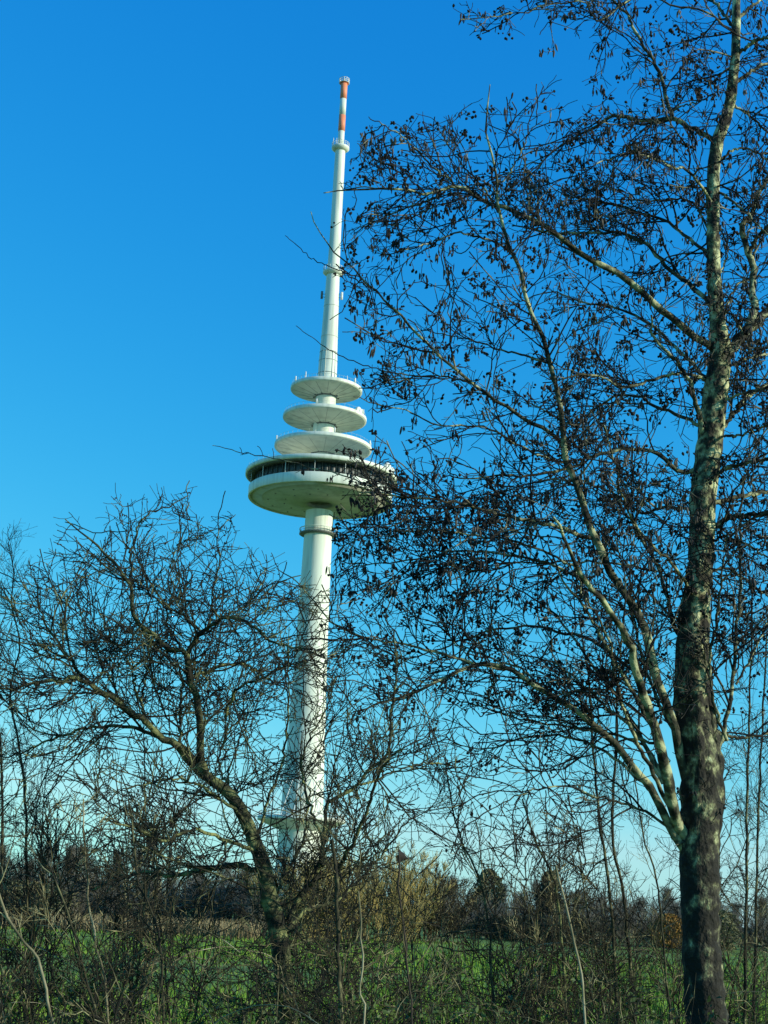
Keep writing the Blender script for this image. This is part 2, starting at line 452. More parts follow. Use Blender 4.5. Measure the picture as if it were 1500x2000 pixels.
d1 = disc(765, 140, 0.95, px2m(18.5, 765))
d2 = disc(821, 163.5, 0.95, px2m(20, 821))
d3 = disc(878, 190, 0.95, px2m(21, 878))
for (z, r, top) in (d1, d2, d3):                     # dark fittings round the neck under each platform
    for k in range(9):
        th = 2 * math.pi * k / 9 + 0.2
        o = link('soffit_lamp', box_mesh('soffit_lamp', 0.45, 0.3, 0.35, M_grey_metal), tower)
        o.location = (3.4 * math.cos(th), 3.4 * math.sin(th), z - 1.85); o.rotation_euler = (0, 0, th)

# main pod
RZ = zt(934); Rr = px2m(148, 934)
zroof0 = RZ - 0.55
lathe('pod_roof', [(3.0, zroof0), (Rr * 0.985, zroof0), (Rr, zroof0 + 0.12), (Rr, zroof0 + 1.1), (Rr - 0.15, zroof0 + 1.22), (3.0, zroof0 + 1.8)], 160, M_white, tower)
ZB = zt(979); Rb = px2m(140.5, 979)
par_h = 2.7
lathe('pod_parapet', [(Rb - 0.5, ZB), (Rb - 0.08, ZB), (Rb, ZB + 0.1), (Rb, ZB + par_h - 0.1), (Rb - 0.08, ZB + par_h), (Rb - 0.5, ZB + par_h)], 160, M_white, tower)
wall_r = Rb - 1.7
lathe('roof_soffit', [(wall_r - 0.5, zroof0 - 0.3), (Rr * 0.975, zroof0 - 0.06), (Rr * 0.975, zroof0 - 0.02), (wall_r - 0.5, zroof0 - 0.02)], 120, M_dark, tower)  # dark ring: shade under the roof edge put into its colour
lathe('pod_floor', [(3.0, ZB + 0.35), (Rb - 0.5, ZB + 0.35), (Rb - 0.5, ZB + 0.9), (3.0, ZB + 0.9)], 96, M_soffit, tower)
lathe('pod_wall', [(wall_r - 0.3, ZB + 0.9), (wall_r, ZB + 0.9), (wall_r, ZB + 2.2), (wall_r - 0.3, ZB + 2.2)], 120, M_dark, tower)
shr = px2m(26.7, 1005)
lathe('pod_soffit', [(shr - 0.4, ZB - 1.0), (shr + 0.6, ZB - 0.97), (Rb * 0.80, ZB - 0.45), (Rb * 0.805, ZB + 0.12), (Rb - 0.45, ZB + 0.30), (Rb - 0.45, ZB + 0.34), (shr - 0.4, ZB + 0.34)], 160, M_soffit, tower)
NP = 60
zg0 = ZB + 2.2; zg1 = zroof0
pane_me = box_mesh('window_pane', 0.06, 2 * math.pi * wall_r / NP * 0.9, zg1 - zg0 - 0.06, M_glass)
mull_me = box_mesh('mullion', 0.16, 0.12, zg1 - zg0 - 0.01, M_dark)
post_me = box_mesh('post', 0.12, 0.12, zroof0 - (ZB + par_h) - 0.01, M_metal)
for k in range(NP):
    th = 2 * math.pi * k / NP
    if math.sin(th) > 0.35: continue                  # the far side of the pod cannot be seen
    o = link('window_pane', pane_me, tower); o.location = ((wall_r - 0.15) * math.cos(th), (wall_r - 0.15) * math.sin(th), zg0 + 0.03); o.rotation_euler = (0, 0, th)
    t2 = th + math.pi / NP
    o = link('mullion', mull_me, tower); o.location = (wall_r * math.cos(t2), wall_r * math.sin(t2), zg0); o.rotation_euler = (0, 0, t2)
    if k % 4 == 0:
        o = link('post', post_me, tower); o.location = ((Rb - 0.25) * math.cos(t2), (Rb - 0.25) * math.sin(t2), ZB + par_h + 0.005); o.rotation_euler = (0, 0, t2)
lathe('pod_core', [(wall_r - 0.6, zg0), (wall_r - 0.5, zg0), (wall_r - 0.5, zg1 - 0.05), (wall_r - 0.6, zg1 - 0.05)], 60, M_dark, tower)
for k in range(26):                                    # lamps let into the pod's underside
    th = 2 * math.pi * (k + 0.5) / 26
    if math.sin(th) > 0.9: continue
    rr_ = Rb * (0.72 if k % 2 else 0.5)
    zz = ZB - 0.45 - (1 - (rr_ - shr) / (Rb * 0.8 - shr)) * 0.53
    o = lathe('soffit_lamp', [(0.02, zz - 0.16), (0.22, zz - 0.16), (0.26, zz + 0.1), (0.02, zz + 0.1)], 8, M_grey_metal, tower, loc=(rr_ * math.cos(th), rr_ * math.sin(th), 0))
# radial beams on the roof's underside
beam_me = box_mesh('roof_beam', Rr - 1.0 - wall_r, 0.14, 0.2, M_grey_metal)
for k in range(NP):
    th = 2 * math.pi * (k + 0.5) / NP
    if math.sin(th) > 0.35: continue
    rr_ = (Rr + wall_r) / 2
    o = link('roof_beam', beam_me, tower); o.location = (rr_ * math.cos(th), rr_ * math.sin(th), zroof0 - 0.253); o.rotation_euler = (0, 0, th)

# rods and dishes standing on the platforms
def rod(x, y, z, h, r, m=M_metal, striped=False):
    o = lathe('rod_antenna', [(0.01, 0), (r, 0), (r, h * 0.92), (r * 0.4, h), (0.01, h)], 8, m, tower, loc=(x, y, z))
    if striped:
        for k in range(4):
            lathe('sleeve', [(r, 0), (r * 2.6, 0.02), (r * 2.6, h * 0.09), (r, h * 0.1)], 10, M_metal, o, loc=(0, 0, h * (0.05 + 0.17 * k)))
    return o
def dish(x, y, z, r, rz):
    V = []
    o = lathe('dish_antenna', [(0.02, -r * 0.55), (r * 0.9, -r * 0.55), (r, -r * 0.45), (r, r * 0.25), (r * 0.8, r * 0.42), (0.02, r * 0.5)], 20, M_metal, tower)
    o.location = (x, y, z + r + 0.5); o.rotation_euler = (math.pi / 2, 0, rz)
    p = lathe('mast_pipe', [(0.01, 0), (0.09, 0), (0.09, 2 * r + 0.6), (0.01, 2 * r + 0.6)], 8, M_grey_metal, tower, loc=(x + 0.1, y + r * 0.7, z))
def off(px, ref, y):
    return px2m(px - ref, y)
rod(off(595, 636.5, 750), -1.2, d1[2], 4.3, 0.16)
rod(off(676, 636.5, 750), -1.0, d1[2], 3.7, 0.11, striped=True)
dish(off(580, 633.7, 805), -1.5, d2[2], 0.95, -0.6)
dish(off(699, 633.7, 805), -3.2, d2[2], 0.9, 0.7)
dish(off(705, 633.7, 805), -1.4, d2[2], 0.9, 0.9)
dish(off(545, 630, 860), -1.5, d3[2], 0.6, -0.5)
rod(off(566, 630, 860), 2.0, d3[2], 1.8, 0.07, M_grey_metal)
rod(off(722, 630, 870), -1.0, d3[2], 1.9, 0.10, striped=True)
rib_me = box_mesh('panel_joint', 1.0, 0.07, 0.05, M_grey_metal)
for (z, r, top) in (d1, d2, d3):                     # joints between the concrete segments on each underside
    for k in range(16):
        th = 2 * math.pi * k / 16 + 0.1
        a0, a1 = 3.4, r * 0.92
        z0_, z1_ = z - 1.50, z - 0.185
        o = link('panel_joint', rib_me, tower); o.scale = (math.hypot(a1 - a0, z1_ - z0_), 1, 1)
        o.location = ((a0 + a1) / 2 * math.cos(th), (a0 + a1) / 2 * math.sin(th), (z0_ + z1_) / 2 - 0.03)
        o.rotation_euler = (0, -math.atan2(z1_ - z0_, a1 - a0), th)
for th_, D_ in ((-150, d1), (-35, d1), (-100, d2), (-20, d2), (-75, d3), (-12, d3), (-165, d3)):
    t_ = math.radians(th_); o = link('panel_antenna', box_mesh('panel_antenna', 0.3, 0.35, 1.3, M_metal), tower)
    o.location = ((D_[1] - 0.25) * math.cos(t_), (D_[1] - 0.25) * math.sin(t_), D_[2] + 0.1); o.rotation_euler = (0, 0, t_)
ZR = zroof0 + 1.22
railing('roof_railing', Rr - 0.5, ZR, 1.0, 60, 0.02, (1.0, 0.5), M_soffit)
rod(off(530, 627.6, 910), -1.5, ZR, 3.9, 0.17)
rod(off(727, 627.6, 910), -9.0, ZR, 2.4, 0.09, striped=True)
dish(off(755, 627.6, 910), -6.5, ZR, 1.05, 0.5)
dish(off(764, 627.6, 910), -3.5, ZR, 0.9, 0.9)
for dx in (-2.1, -1.2):
    rod(dx, -0.8, zt(288), 2.6, 0.09)

# entrance platform low on the shaft
ZP = zt(1598); Rp = px2m(86, 1598)
lathe('entrance_platform', [(4.5, ZP - 3.2), (6.2, ZP - 3.0), (Rp - 0.5, ZP - 1.0), (Rp, ZP - 0.9), (Rp, ZP), (4.5, ZP)], 96, M_white, tower)
railing('platform_railing', Rp - 0.3, ZP, 1.2, 60, 0.06, (1.0, 0.5))
for k in range(10):
    th = -math.pi * (k + 0.5) / 10
    P = np.array([[[(Rp - 0.6) * math.cos(th), (Rp - 0.6) * math.sin(th), ZP], [5.6 * math.cos(th), 5.6 * math.sin(th), ZP + 9.5]]])
    V, Q = tubes(P, np.full((1, 2), 0.10), 5)
    link('stay_rod', mesh_np('stay_rod', V, Q, 4, M_metal), tower)
# low building at its foot
bl = tag(empty('service_building', (TX, TY - 12, 0)), 'low pale service building hidden behind the willow at the foot of the tower', 'building')
link('wall', box_mesh('wall', 26, 12, 4.2, M_white), bl)
o = link('roof', box_mesh('roof', 27, 13, 0.5, M_soffit), bl); o.location = (0, 0, 4.2)

# ------------------------------------------------------------------ traced limbs
def limb3(pts, d0, dd, n=32, rng=None, jit=0.0):
    """pts photo pixels; d0 distance at its root, dd change of distance towards its tip"""
    q = np.array(pts, float)
    s = np.concatenate([[0], np.cumsum(np.linalg.norm(np.diff(q, axis=0), axis=1))]); s /= s[-1]
    P = np.array([at(x, y, d0 + dd * t) for (x, y), t in zip(q, s)])
    P = resample(P, n)
    if rng is not None and jit:
        P[1:-1] += rng.normal(0, jit, (n - 2, 3))
    return P
def limb_radii(w0, w1, d0, n=32):
    k = d0 / F / 2
    return k * (w1 + (w0 - w1) * (1 - np.linspace(0, 1, n)) ** 0.9)

def tree_from(name, root_px, d0, trunk, limbs, mats, seed, label, cat, spec):
    """trunk: [(x,y,w)], limbs: [(points, w0, w1, depth change)]; spec: growth of the twigs"""
    rng = np.random.default_rng(seed)
    m_trunk, m_limb, m_twig = mats
    base = at(trunk[-1][0], trunk[-1][1], d0)
    root = tag(empty(name, (float(base[0]), float(base[1]), 0)), label, cat)
    off_ = -np.array([base[0], base[1], 0])
    q = np.array([(x, y) for x, y, _ in trunk]); 
    P = np.array([at(x, y, d0) for x, y, _ in trunk])
    Wd = np.array([w for _, _, w in trunk]) * d0 / F / 2
    if P[-1][2] > 0.05:                                   # carry the trunk on down into the ground
        z = P[-1][2]
        P = np.concatenate([P, [[P[-1][0] + 0.02, P[-1][1], z * 0.4], [P[-1][0] + 0.03, P[-1][1], -0.1]]])
        Wd = np.concatenate([Wd, [Wd[-1] * 1.1, Wd[-1] * 1.5]])
    n = 170
    PT = resample(P, n)
    sT = np.concatenate([[0], np.cumsum(np.linalg.norm(np.diff(P, axis=0), axis=1))]); sT /= sT[-1]
    RT = np.interp(np.linspace(0, 1, n), sT, Wd)
    V, Q = tubes((PT + off_)[None], (RT * (1 + rng.normal(0, 0.02, n)))[None], 18, 0.045, rng)
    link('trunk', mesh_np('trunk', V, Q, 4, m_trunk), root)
    LP, LR = [], []
    for pts, w0, w1, dd in limbs:
        dst = d0 + (0 if abs(dd) < 5 else 0)
        Pl = limb3(pts, dst, dd, 32, rng, 0.006)
        Rl = limb_radii(w0, w1, dst)
        LP.append(Pl); LR.append(Rl)
        V, Q = tubes((Pl + off_)[None], Rl[None] * (1 + rng.normal(0, 0.04, (1, 32))), 9 if w0 > 7 else 6, 0.03, rng)
        link('branch', mesh_np('branch', V, Q, 4, m_trunk if w0 > 28 else m_limb if w0 >= 3.5 else m_twig), root)
    LP = np.array(LP); LR = np.array(LR)
    return root, off_, rng, LP, LR, PT, RT

ALDER = 11.0
alder_trunk = [(1442, -160, 10), (1440, -60, 15), (1438, 20, 18), (1437, 100, 20), (1432, 150, 22), (1427, 195, 24), (1415, 240, 25), (1402, 275, 27), (1394, 331, 27), (1393, 393, 27), (1393, 455, 28),
    (1394, 520, 28), (1397, 580, 30), (1403, 640, 36), (1408, 690, 46), (1400, 750, 50), (1393, 800, 52), (1388, 850, 53), (1382, 900, 53), (1373, 967, 53), (1372, 1033, 52), (1368, 1100, 50), (1360, 1167, 56),
    (1353, 1233, 64), (1352, 1300, 66), (1351, 1367, 70), (1357, 1433, 72), (1367, 1483, 74), (1370, 1550, 74), (1368, 1617, 76), (1366, 1683, 75), (1368, 1750, 73), (1370, 1850, 72), (1377, 1950, 74), (1382, 2050, 78)]
AL = [
 ([(1401,276),(1370,260),(1340,245),(1315,232),(1285,234),(1250,236),(1225,228),(1200,226),(1170,243),(1140,258),(1115,275),(1085,292),(1050,330)],13,2.5,0.5),
 ([(1313,226),(1300,190),(1290,150),(1275,115),(1260,95),(1240,60),(1225,30),(1205,8),(1180,-15)],9,5,0.2),
 ([(1390,185),(1360,200),(1330,207),(1315,216)],4,3,0.1),
 ([(1402,690),(1370,665),(1343,647),(1317,627),(1277,590),(1240,557),(1207,533),(1160,510),(1111,478),(1078,450),(1037,430),(1000,410),(960,397),(923,377),(890,363),(860,373),(827,380),(800,373),(760,370),(715,369),(673,370),(632,377)],17,2,-1.0),
 ([(1395,605),(1368,575),(1335,546),(1302,521),(1277,492),(1252,471),(1223,459),(1190,453),(1140,453),(1090,455),(1050,448),(1000,440)],11,3,0.8),
 ([(1393,460),(1372,425),(1347,393),(1310,388),(1275,392),(1244,391),(1215,372),(1190,355)],6,2,0.6),
 ([(1430,60),(1370,20),(1318,12),(1250,-10),(1169,41),(1145,6),(1087,8),(1025,22),(963,33),(925,35),(900,38)],5,2,-0.5),
 ([(1350,1560),(1330,1483),(1323,1443),(1307,1393),(1290,1343),(1273,1290),(1263,1240),(1250,1200),(1227,1170),(1200,1130),(1180,1087),(1160,1050),(1147,1005),(1133,960),(1113,913),(1103,860),(1097,810),(1088,760),(1073,707),(1060,660),(1033,600),(1020,540),(1000,497),(983,447),(973,413),(970,363),(963,313),(950,267),(953,200),(957,165)],20,2,-1.2),
 ([(1345,1650),(1320,1600),(1310,1550),(1300,1500),(1288,1455),(1270,1393),(1253,1350),(1240,1293),(1227,1247),(1200,1207),(1177,1173),(1150,1140),(1128,1105),(1100,1043),(1080,1010)],25,4,-1.6),
 ([(1160,1052),(1143,1048),(1095,1031),(1040,1017),(989,1007),(948,997),(912,985),(879,980),(820,973),(776,969),(740,962),(700,965)],9,2.5,-1.0),
 ([(1372,920),(1340,922),(1313,913),(1290,890),(1260,877),(1217,878),(1173,887),(1140,897),(1117,911),(1058,925),(1020,930),(985,927),(930,935),(880,930)],10,2.5,-0.5),
 ([(1102,880),(1088,855),(1050,832),(1014,815),(996,800),(967,782),(923,749),(893,723),(857,694),(817,653),(767,603),(727,563),(693,530),(650,487),(620,447),(607,413)],9,1.6,-0.8),
 ([(1073,710),(1022,694),(967,681),(920,665),(870,655),(830,640)],5,1.8,0.5),
 ([(923,749),(890,740),(857,734),(805,738),(783,745),(750,757),(725,760)],4,1.6,0.4),
 ([(1110,905),(1060,890),(1007,866),(967,841),(930,831),(857,830),(820,815),(798,802),(754,793),(710,782),(690,775)],5,1.6,-0.7),
 ([(740,573),(700,550),(667,530),(630,515),(600,498),(578,478),(557,460)],3,1.3,0.1),
 ([(870,740),(800,733),(760,727),(720,716),(680,702),(640,682),(610,660),(578,636)],3.2,1.3,0.0),
 ([(790,970),(740,955),(700,940),(640,920),(590,908),(540,896),(500,890),(460,882),(415,870)],3.5,1.3,0.2),
 ([(1348,1680),(1310,1617),(1290,1570),(1267,1533),(1233,1497),(1207,1457),(1177,1430),(1133,1393),(1083,1363),(1033,1333),(1000,1310),(967,1303),(927,1297),(893,1313),(850,1333),(817,1347),(780,1363),(740,1375),(690,1390)],18,2.5,-0.8),
 ([(1060,1345),(1017,1305),(980,1292),(950,1280),(900,1260),(883,1250),(867,1217),(850,1187),(833,1160),(815,1140)],5,1.6,0.6),
 ([(985,1308),(940,1298),(900,1287),(847,1273),(800,1260),(750,1253),(710,1243),(650,1217),(620,1185),(600,1160),(570,1130),(540,1110)],6,1.8,-0.5),
 ([(1240,1310),(1200,1280),(1150,1247),(1100,1237),(1067,1227),(1033,1223),(1000,1225),(950,1233),(900,1250),(850,1270),(800,1285),(750,1290)],7,2,0.7),
 ([(1285,1452),(1230,1443),(1200,1437),(1133,1423),(1067,1413),(1000,1400),(950,1383),(910,1373),(860,1350)],6,1.8,0.5),
 ([(1300,1530),(1267,1467),(1233,1420),(1187,1383),(1150,1350),(1107,1310),(1070,1290),(1020,1280),(970,1265)],9,2,0.9),
 ([(1350,1275),(1320,1230),(1310,1200),(1300,1153),(1283,1103),(1257,1060),(1233,1020),(1217,1000),(1205,960),(1190,930)],10,2.5,0.6),
 ([(1283,1117),(1233,1105),(1183,1100),(1133,1097),(1067,1100),(1000,1097),(940,1090),(880,1100),(830,1105)],5,2,0.3),
 ([(1155,1145),(1090,1107),(1000,1085),(900,1075),(820,1092),(740,1100),(690,1108),(655,1130)],6,1.8,0.4),
 ([(1133,1112),(1060,1075),(980,1052),(900,1042),(820,1036),(740,1040),(680,1062),(650,1090)],5,1.6,-0.3),
 ([(1395,860),(1430,812),(1457,776),(1500,750),(1560,720)],10,7,0.4),
 ([(1400,790),(1430,775),(1500,758),(1560,750)],6,4,-0.3),
 ([(1395,930),(1420,915),(1467,902),(1520,895)],10,7,-0.4),
 ([(1385,985),(1415,977),(1450,968),(1520,958)],11,8,0.5),
 ([(1380,1045),(1400,1027),(1433,1010),(1520,1001)],13,9,-0.2),
 ([(1412,700),(1443,662),(1473,635),(1500,610),(1550,570),(1580,500)],24,14,0.5),
 ([(1455,650),(1473,610),(1469,567),(1473,533),(1466,505),(1459,484),(1450,455),(1450,440),(1467,422),(1479,384),(1496,355),(1520,300)],18,7,0.3),
 ([(1463,495),(1470,480),(1479,465),(1500,442),(1540,400)],9,6,-0.2),
 ([(1436,108),(1452,97),(1467,83),(1485,76),(1530,70)],9,6,-0.2),
 ([(1430,165),(1448,153),(1471,136),(1500,124),(1550,118)],9,6,0.3),
 ([(1385,745),(1360,735),(1333,730),(1290,737),(1250,750),(1213,757),(1187,740),(1143,730),(1100,740)],8,3,-0.6),
 ([(1380,880),(1368,830),(1360,790),(1347,747),(1330,717),(1307,690),(1287,673),(1275,650),(1272,615)],13,4,-0.4),
 ([(1372,486),(1390,520),(1398,540),(1398,560),(1408,584),(1412,602),(1430,618),(1442,632),(1448,652),(1445,675),(1425,690)],4.5,5,-0.25),
 ([(1412,580),(1432,580),(1443,595),(1446,620),(1441,640)],3,3,-0.2),
 ([(1420,1447),(1400,1393),(1388,1340),(1387,1300),(1392,1250),(1400,1200),(1410,1120),(1420,1040)],7,3,-0.4),
 ([(1398,1500),(1420,1400),(1433,1300),(1440,1217),(1447,1167),(1446,1080),(1447,1000),(1452,930)],9,4,0.4),
 ([(1437,1337),(1450,1312),(1467,1283),(1485,1245),(1500,1215)],5,4,0.2),
 ([(1395,560),(1420,500),(1418,470),(1405,440)],4,2.5,0.2),
 ([(1368,1860),(1352,1740),(1342,1640),(1344,1540),(1350,1430),(1356,1330)],40,18,-0.03),
 ([(1372,1860),(1384,1740),(1390,1660),(1396,1590),(1402,1525),(1394,1440),(1380,1350),(1372,1280)],40,16,-0.02),
 ([(1372,1880),(1368,1700),(1362,1600),(1366,1500),(1362,1420),(1362,1350)],46,20,-0.14),
 ([(905,372),(890,360),(850,330),(820,300),(790,270),(755,248),(720,228)],5,1.8,-0.3),
 ([(795,374),(787,345),(762,325),(725,305),(698,280)],4,1.8,0.3),
 ([(868,375),(833,393),(790,408),(760,420),(715,440),(680,452)],5,1.8,0.3),
 ([(973,415),(950,375),(915,335),(885,300),(865,265),(850,235)],5,1.8,0.4),
 ([(975,360),(1000,330),(1020,290),(1035,255),(1060,235)],4,1.8,-0.3),
 ([(1000,497),(960,470),(900,455),(850,470),(790,490),(740,500)],5,1.8,-0.4),
 ([(1305,1490),(1255,1385),(1200,1290),(1150,1200),(1100,1130),(1070,1060)],10,2.5,-0.7),
 ([(1295,1530),(1230,1400),(1160,1300),(1100,1220),(1040,1165),(980,1140)],9,2.5,0.6),
 ([(1285,1560),(1200,1480),(1120,1440),(1030,1440),(950,1462),(880,1450)],7,2,0.4),
 ([(1305,1570),(1240,1440),(1205,1340),(1185,1240),(1140,1160),(1120,1090)],9,2.5,-0.9),
 ([(1325,1630),(1250,1580),(1180,1560),(1100,1535),(1020,1550),(960,1580)],6,2,-0.6),
 ([(1345,1480),(1290,1380),(1250,1270),(1230,1190),(1190,1100),(1180,1010)],8,2.5,0.3),
 # limbs further round the crown, towards and away from the road
 ([(1395,500),(1350,470),(1300,430),(1260,420),(1200,400),(1150,390),(1100,380),(1060,350)],8,2,1.6),
 ([(1393,400),(1350,340),(1300,320),(1240,300),(1190,310),(1140,330)],7,2,-1.5),
 ([(1400,760),(1340,700),(1280,640),(1200,600),(1140,590),(1080,570),(1010,590)],9,2,1.8),
 ([(1385,840),(1300,800),(1220,770),(1160,800),(1120,830),(1060,800),(1000,760)],8,2,1.5),
 ([(1370,1000),(1310,990),(1250,1000),(1190,960),(1130,940),(1070,960),(1010,980)],7,2,1.7),
 ([(1360,1180),(1320,1110),(1260,1050),(1220,980),(1200,900),(1180,830)],7,2,-1.6),
 ([(1437,60),(1400,10),(1350,-30)],8,4,0.4), ([(1438,40),(1470,10),(1510,-20)],8,4,0.3),
 ([(1425,200),(1470,230),(1500,260),(1540,280)],6,4,0.2), ([(1398,320),(1440,290),(1480,300),(1530,330)],6,3,0.3),
 ([(1393,370),(1440,400),(1490,450),(1530,480)],6,3,-0.4), ([(1415,720),(1460,700),(1520,690)],7,4,0.4),
 ([(1350,1400),(1400,1430),(1450,1440),(1520,1430)],8,5,0.4),
 ([(1370,1060),(1420,1050),(1470,1070),(1530,1110)],7,3,-0.5), ([(1365,1130),(1420,1110),(1480,1150),(1540,1190)],6,3,0.6),
 ([(1398,660),(1440,560),(1500,540),(1560,560)],6,3,0.8), ([(1400,850),(1450,850),(1520,820)],6,3,-0.6),
]
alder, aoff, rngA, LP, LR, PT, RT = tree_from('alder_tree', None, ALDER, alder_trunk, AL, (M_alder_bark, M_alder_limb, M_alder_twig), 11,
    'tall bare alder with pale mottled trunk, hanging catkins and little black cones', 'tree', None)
def pixels(p):
    q = (p - EYEP) @ RN
    return 750 + F * q[:, 0] / -q[:, 2], 1000 - F * q[:, 1] / -q[:, 2]
def prune(P, R, lim, rng, axis='left', slack=14):
    """keep the shoots that stay inside the outline of the crown"""
    x, y = pixels(P[:, -1]); k = np.array(lim, float)
    if axis == 'left': ok = x > np.interp(y, k[:, 0], k[:, 1]) - rng.exponential(slack, len(P))
    else: ok = y > np.interp(x, k[:, 0], k[:, 1]) - rng.exponential(slack, len(P))
    return P[ok], R[ok]
A_LIM = [(-60, 860), (60, 895), (85, 960), (110, 1085), (150, 1085), (185, 1000), (215, 860), (235, 715), (300, 690), (370, 655), (450, 690), (520, 680), (600, 680), (690, 690), (780, 720), (862, 735), (872, 430), (925, 430), (938, 690),
         (1000, 655), (1100, 655), (1170, 620), (1250, 600), (1380, 640), (1450, 720), (1550, 800), (1650, 860), (1800, 950), (2100, 1000)]
LW = np.ones(len(AL)); LW[[9, 10, 18, 20, 25, 26, 27]] = 2.0; LW[[0, 1, 3, 4]] = 1.3; LW[[15, 16]] = 0.25
LW[40:42] = 0.2; LW[46:49] = 0.1; LW[6] = 2.2; LW[49:55] = 2.0
# side shoots
P1, R1 = grow(rngA, LP, LR, 820, (0.30, 1.15), (30, 70), (0.18, 1.0), 7, 0.20, 0.10, 0.02, 0.010, 0.0046, 0.5, w=LW, flat=(1, 0.8, 1))
P1b, R1b = grow(rngA, PT[None, :140], RT[None, :140], 80, (0.3, 1.0), (50, 90), (0.02, 0.75), 7, 0.2, 0.15, 0.02, 0.010, 0.0036, 0.3)
P1 = np.concatenate([P1, P1b]); R1 = np.concatenate([R1, R1b])
P1, R1 = prune(P1, R1, A_LIM, rngA)
P2, R2 = grow(rngA, P1, R1, 3900, (0.14, 0.50), (25, 60), (0.15, 1.0), 5, 0.19, 0.0, -0.01, 0.009, 0.0034, 0.4, flat=(1, 0.8, 1))
Pt, Rt = grow(rngA, LP, LR, 1300, (0.08, 0.4), (30, 75), (0.35, 1.0), 5, 0.24, 0.05, -0.01, 0.009, 0.0026, 0.4)
P2 = np.concatenate([P2, Pt]); R2 = np.concatenate([R2, Rt])
P2, R2 = prune(P2, R2, A_LIM, rngA)
P3, R3 = grow(rngA, P2, R2, 11500, (0.05, 0.20), (25, 70), (0.25, 1.0), 3, 0.26, 0.0, -0.04, 0.009, 0.0027, 0.3)
P3, R3 = prune(P3, R3, A_LIM, rngA)
link('twigs', tube_mesh('twigs', [(P1 + aoff, R1, 5), (P2 + aoff, R2, 4), (P3 + aoff, R3, 3)], M_alder_twig), alder, 'stuff')
# catkins hang in tassels from the shoot tips, cones sit in small bunches
def tips(P, rng, n, cl, spread):
    i = rng.integers(0, len(P), n)
    p = np.repeat(P[i, -1], rng.integers(1, cl + 1, n), 0)
    p = p + rng.normal(0, spread, p.shape)
    return p
bunch = rngA.random(len(P3)) 
wx, wy = pixels(P3[:, -1])
okc = (wy < 1180) & (bunch < np.where(wy < 700, 0.42, 0.30))
okk = (bunch > np.where(wy < 1400, 0.45, 0.86))
ct = P3[okc] + aoff; kt = P3[okk] + aoff
TV, TF = tmpl_capsule(5, 3, 0.5, 0.25)
pc = tips(ct, rngA, int(len(ct) * 0.46), 5, 0.014)
ln = rngA.uniform(0.025, 0.09, len(pc))
V, Fc = scatter(rngA, TV, TF, pc, ln, 0.16, np.full(len(pc), 0.0145) * rngA.uniform(0.65, 1.35, len(pc)))
link('catkins', mesh_np('catkins', V, Fc, 3, M_catkin), alder, 'stuff')
TV2, TF2 = tmpl_capsule(5, 2, 0.5, 0.0)
pk = tips(kt, rngA, int(len(kt) * 0.62), 4, 0.018)
V, Fc = scatter(rngA, TV2, TF2, pk, rngA.uniform(0.016, 0.042, len(pk)), 0.9, rngA.uniform(0.013, 0.029, len(pk)))
link('cones', mesh_np('cones', V, Fc, 3, M_cone), alder, 'stuff')
# a few withered leaves that stayed on
def leaf_mesh(name, s, m):
    rng = np.random.default_rng(int(s * 1000))
    V = []; n = 7
    for i in range(n):
        t = i / (n - 1); w = math.sin(math.pi * (0.08 + 0.88 * t)) ** 0.7 * 0.42
        for j, u in enumerate((-1, -0.45, 0, 0.45, 1)):
            V.append((u * w * s * (1 + rng.normal(0, 0.12)), (abs(u) ** 1.6) * 0.22 * s + 0.25 * s * math.sin(t * 3), -t * s * (1 + 0.15 * (1 - abs(u)))))
    Q = [(i * 5 + j, i * 5 + j + 1, (i + 1) * 5 + j + 1, (i + 1) * 5 + j) for i in range(n - 1) for j in range(4)]
    return mesh_np(name, V, Q, 4, m)
for px_, py_, s in ((1371, 172, 0.07), (1372, 184, 0.06)):
    if s:
        o = link('withered_leaf', leaf_mesh('withered_leaf', s, M_dead_leaf), alder); p = at(px_, py_, ALDER - 0.3) + aoff
        o.location = p; o.rotation_euler = (0.4, 0.5, 0.6)

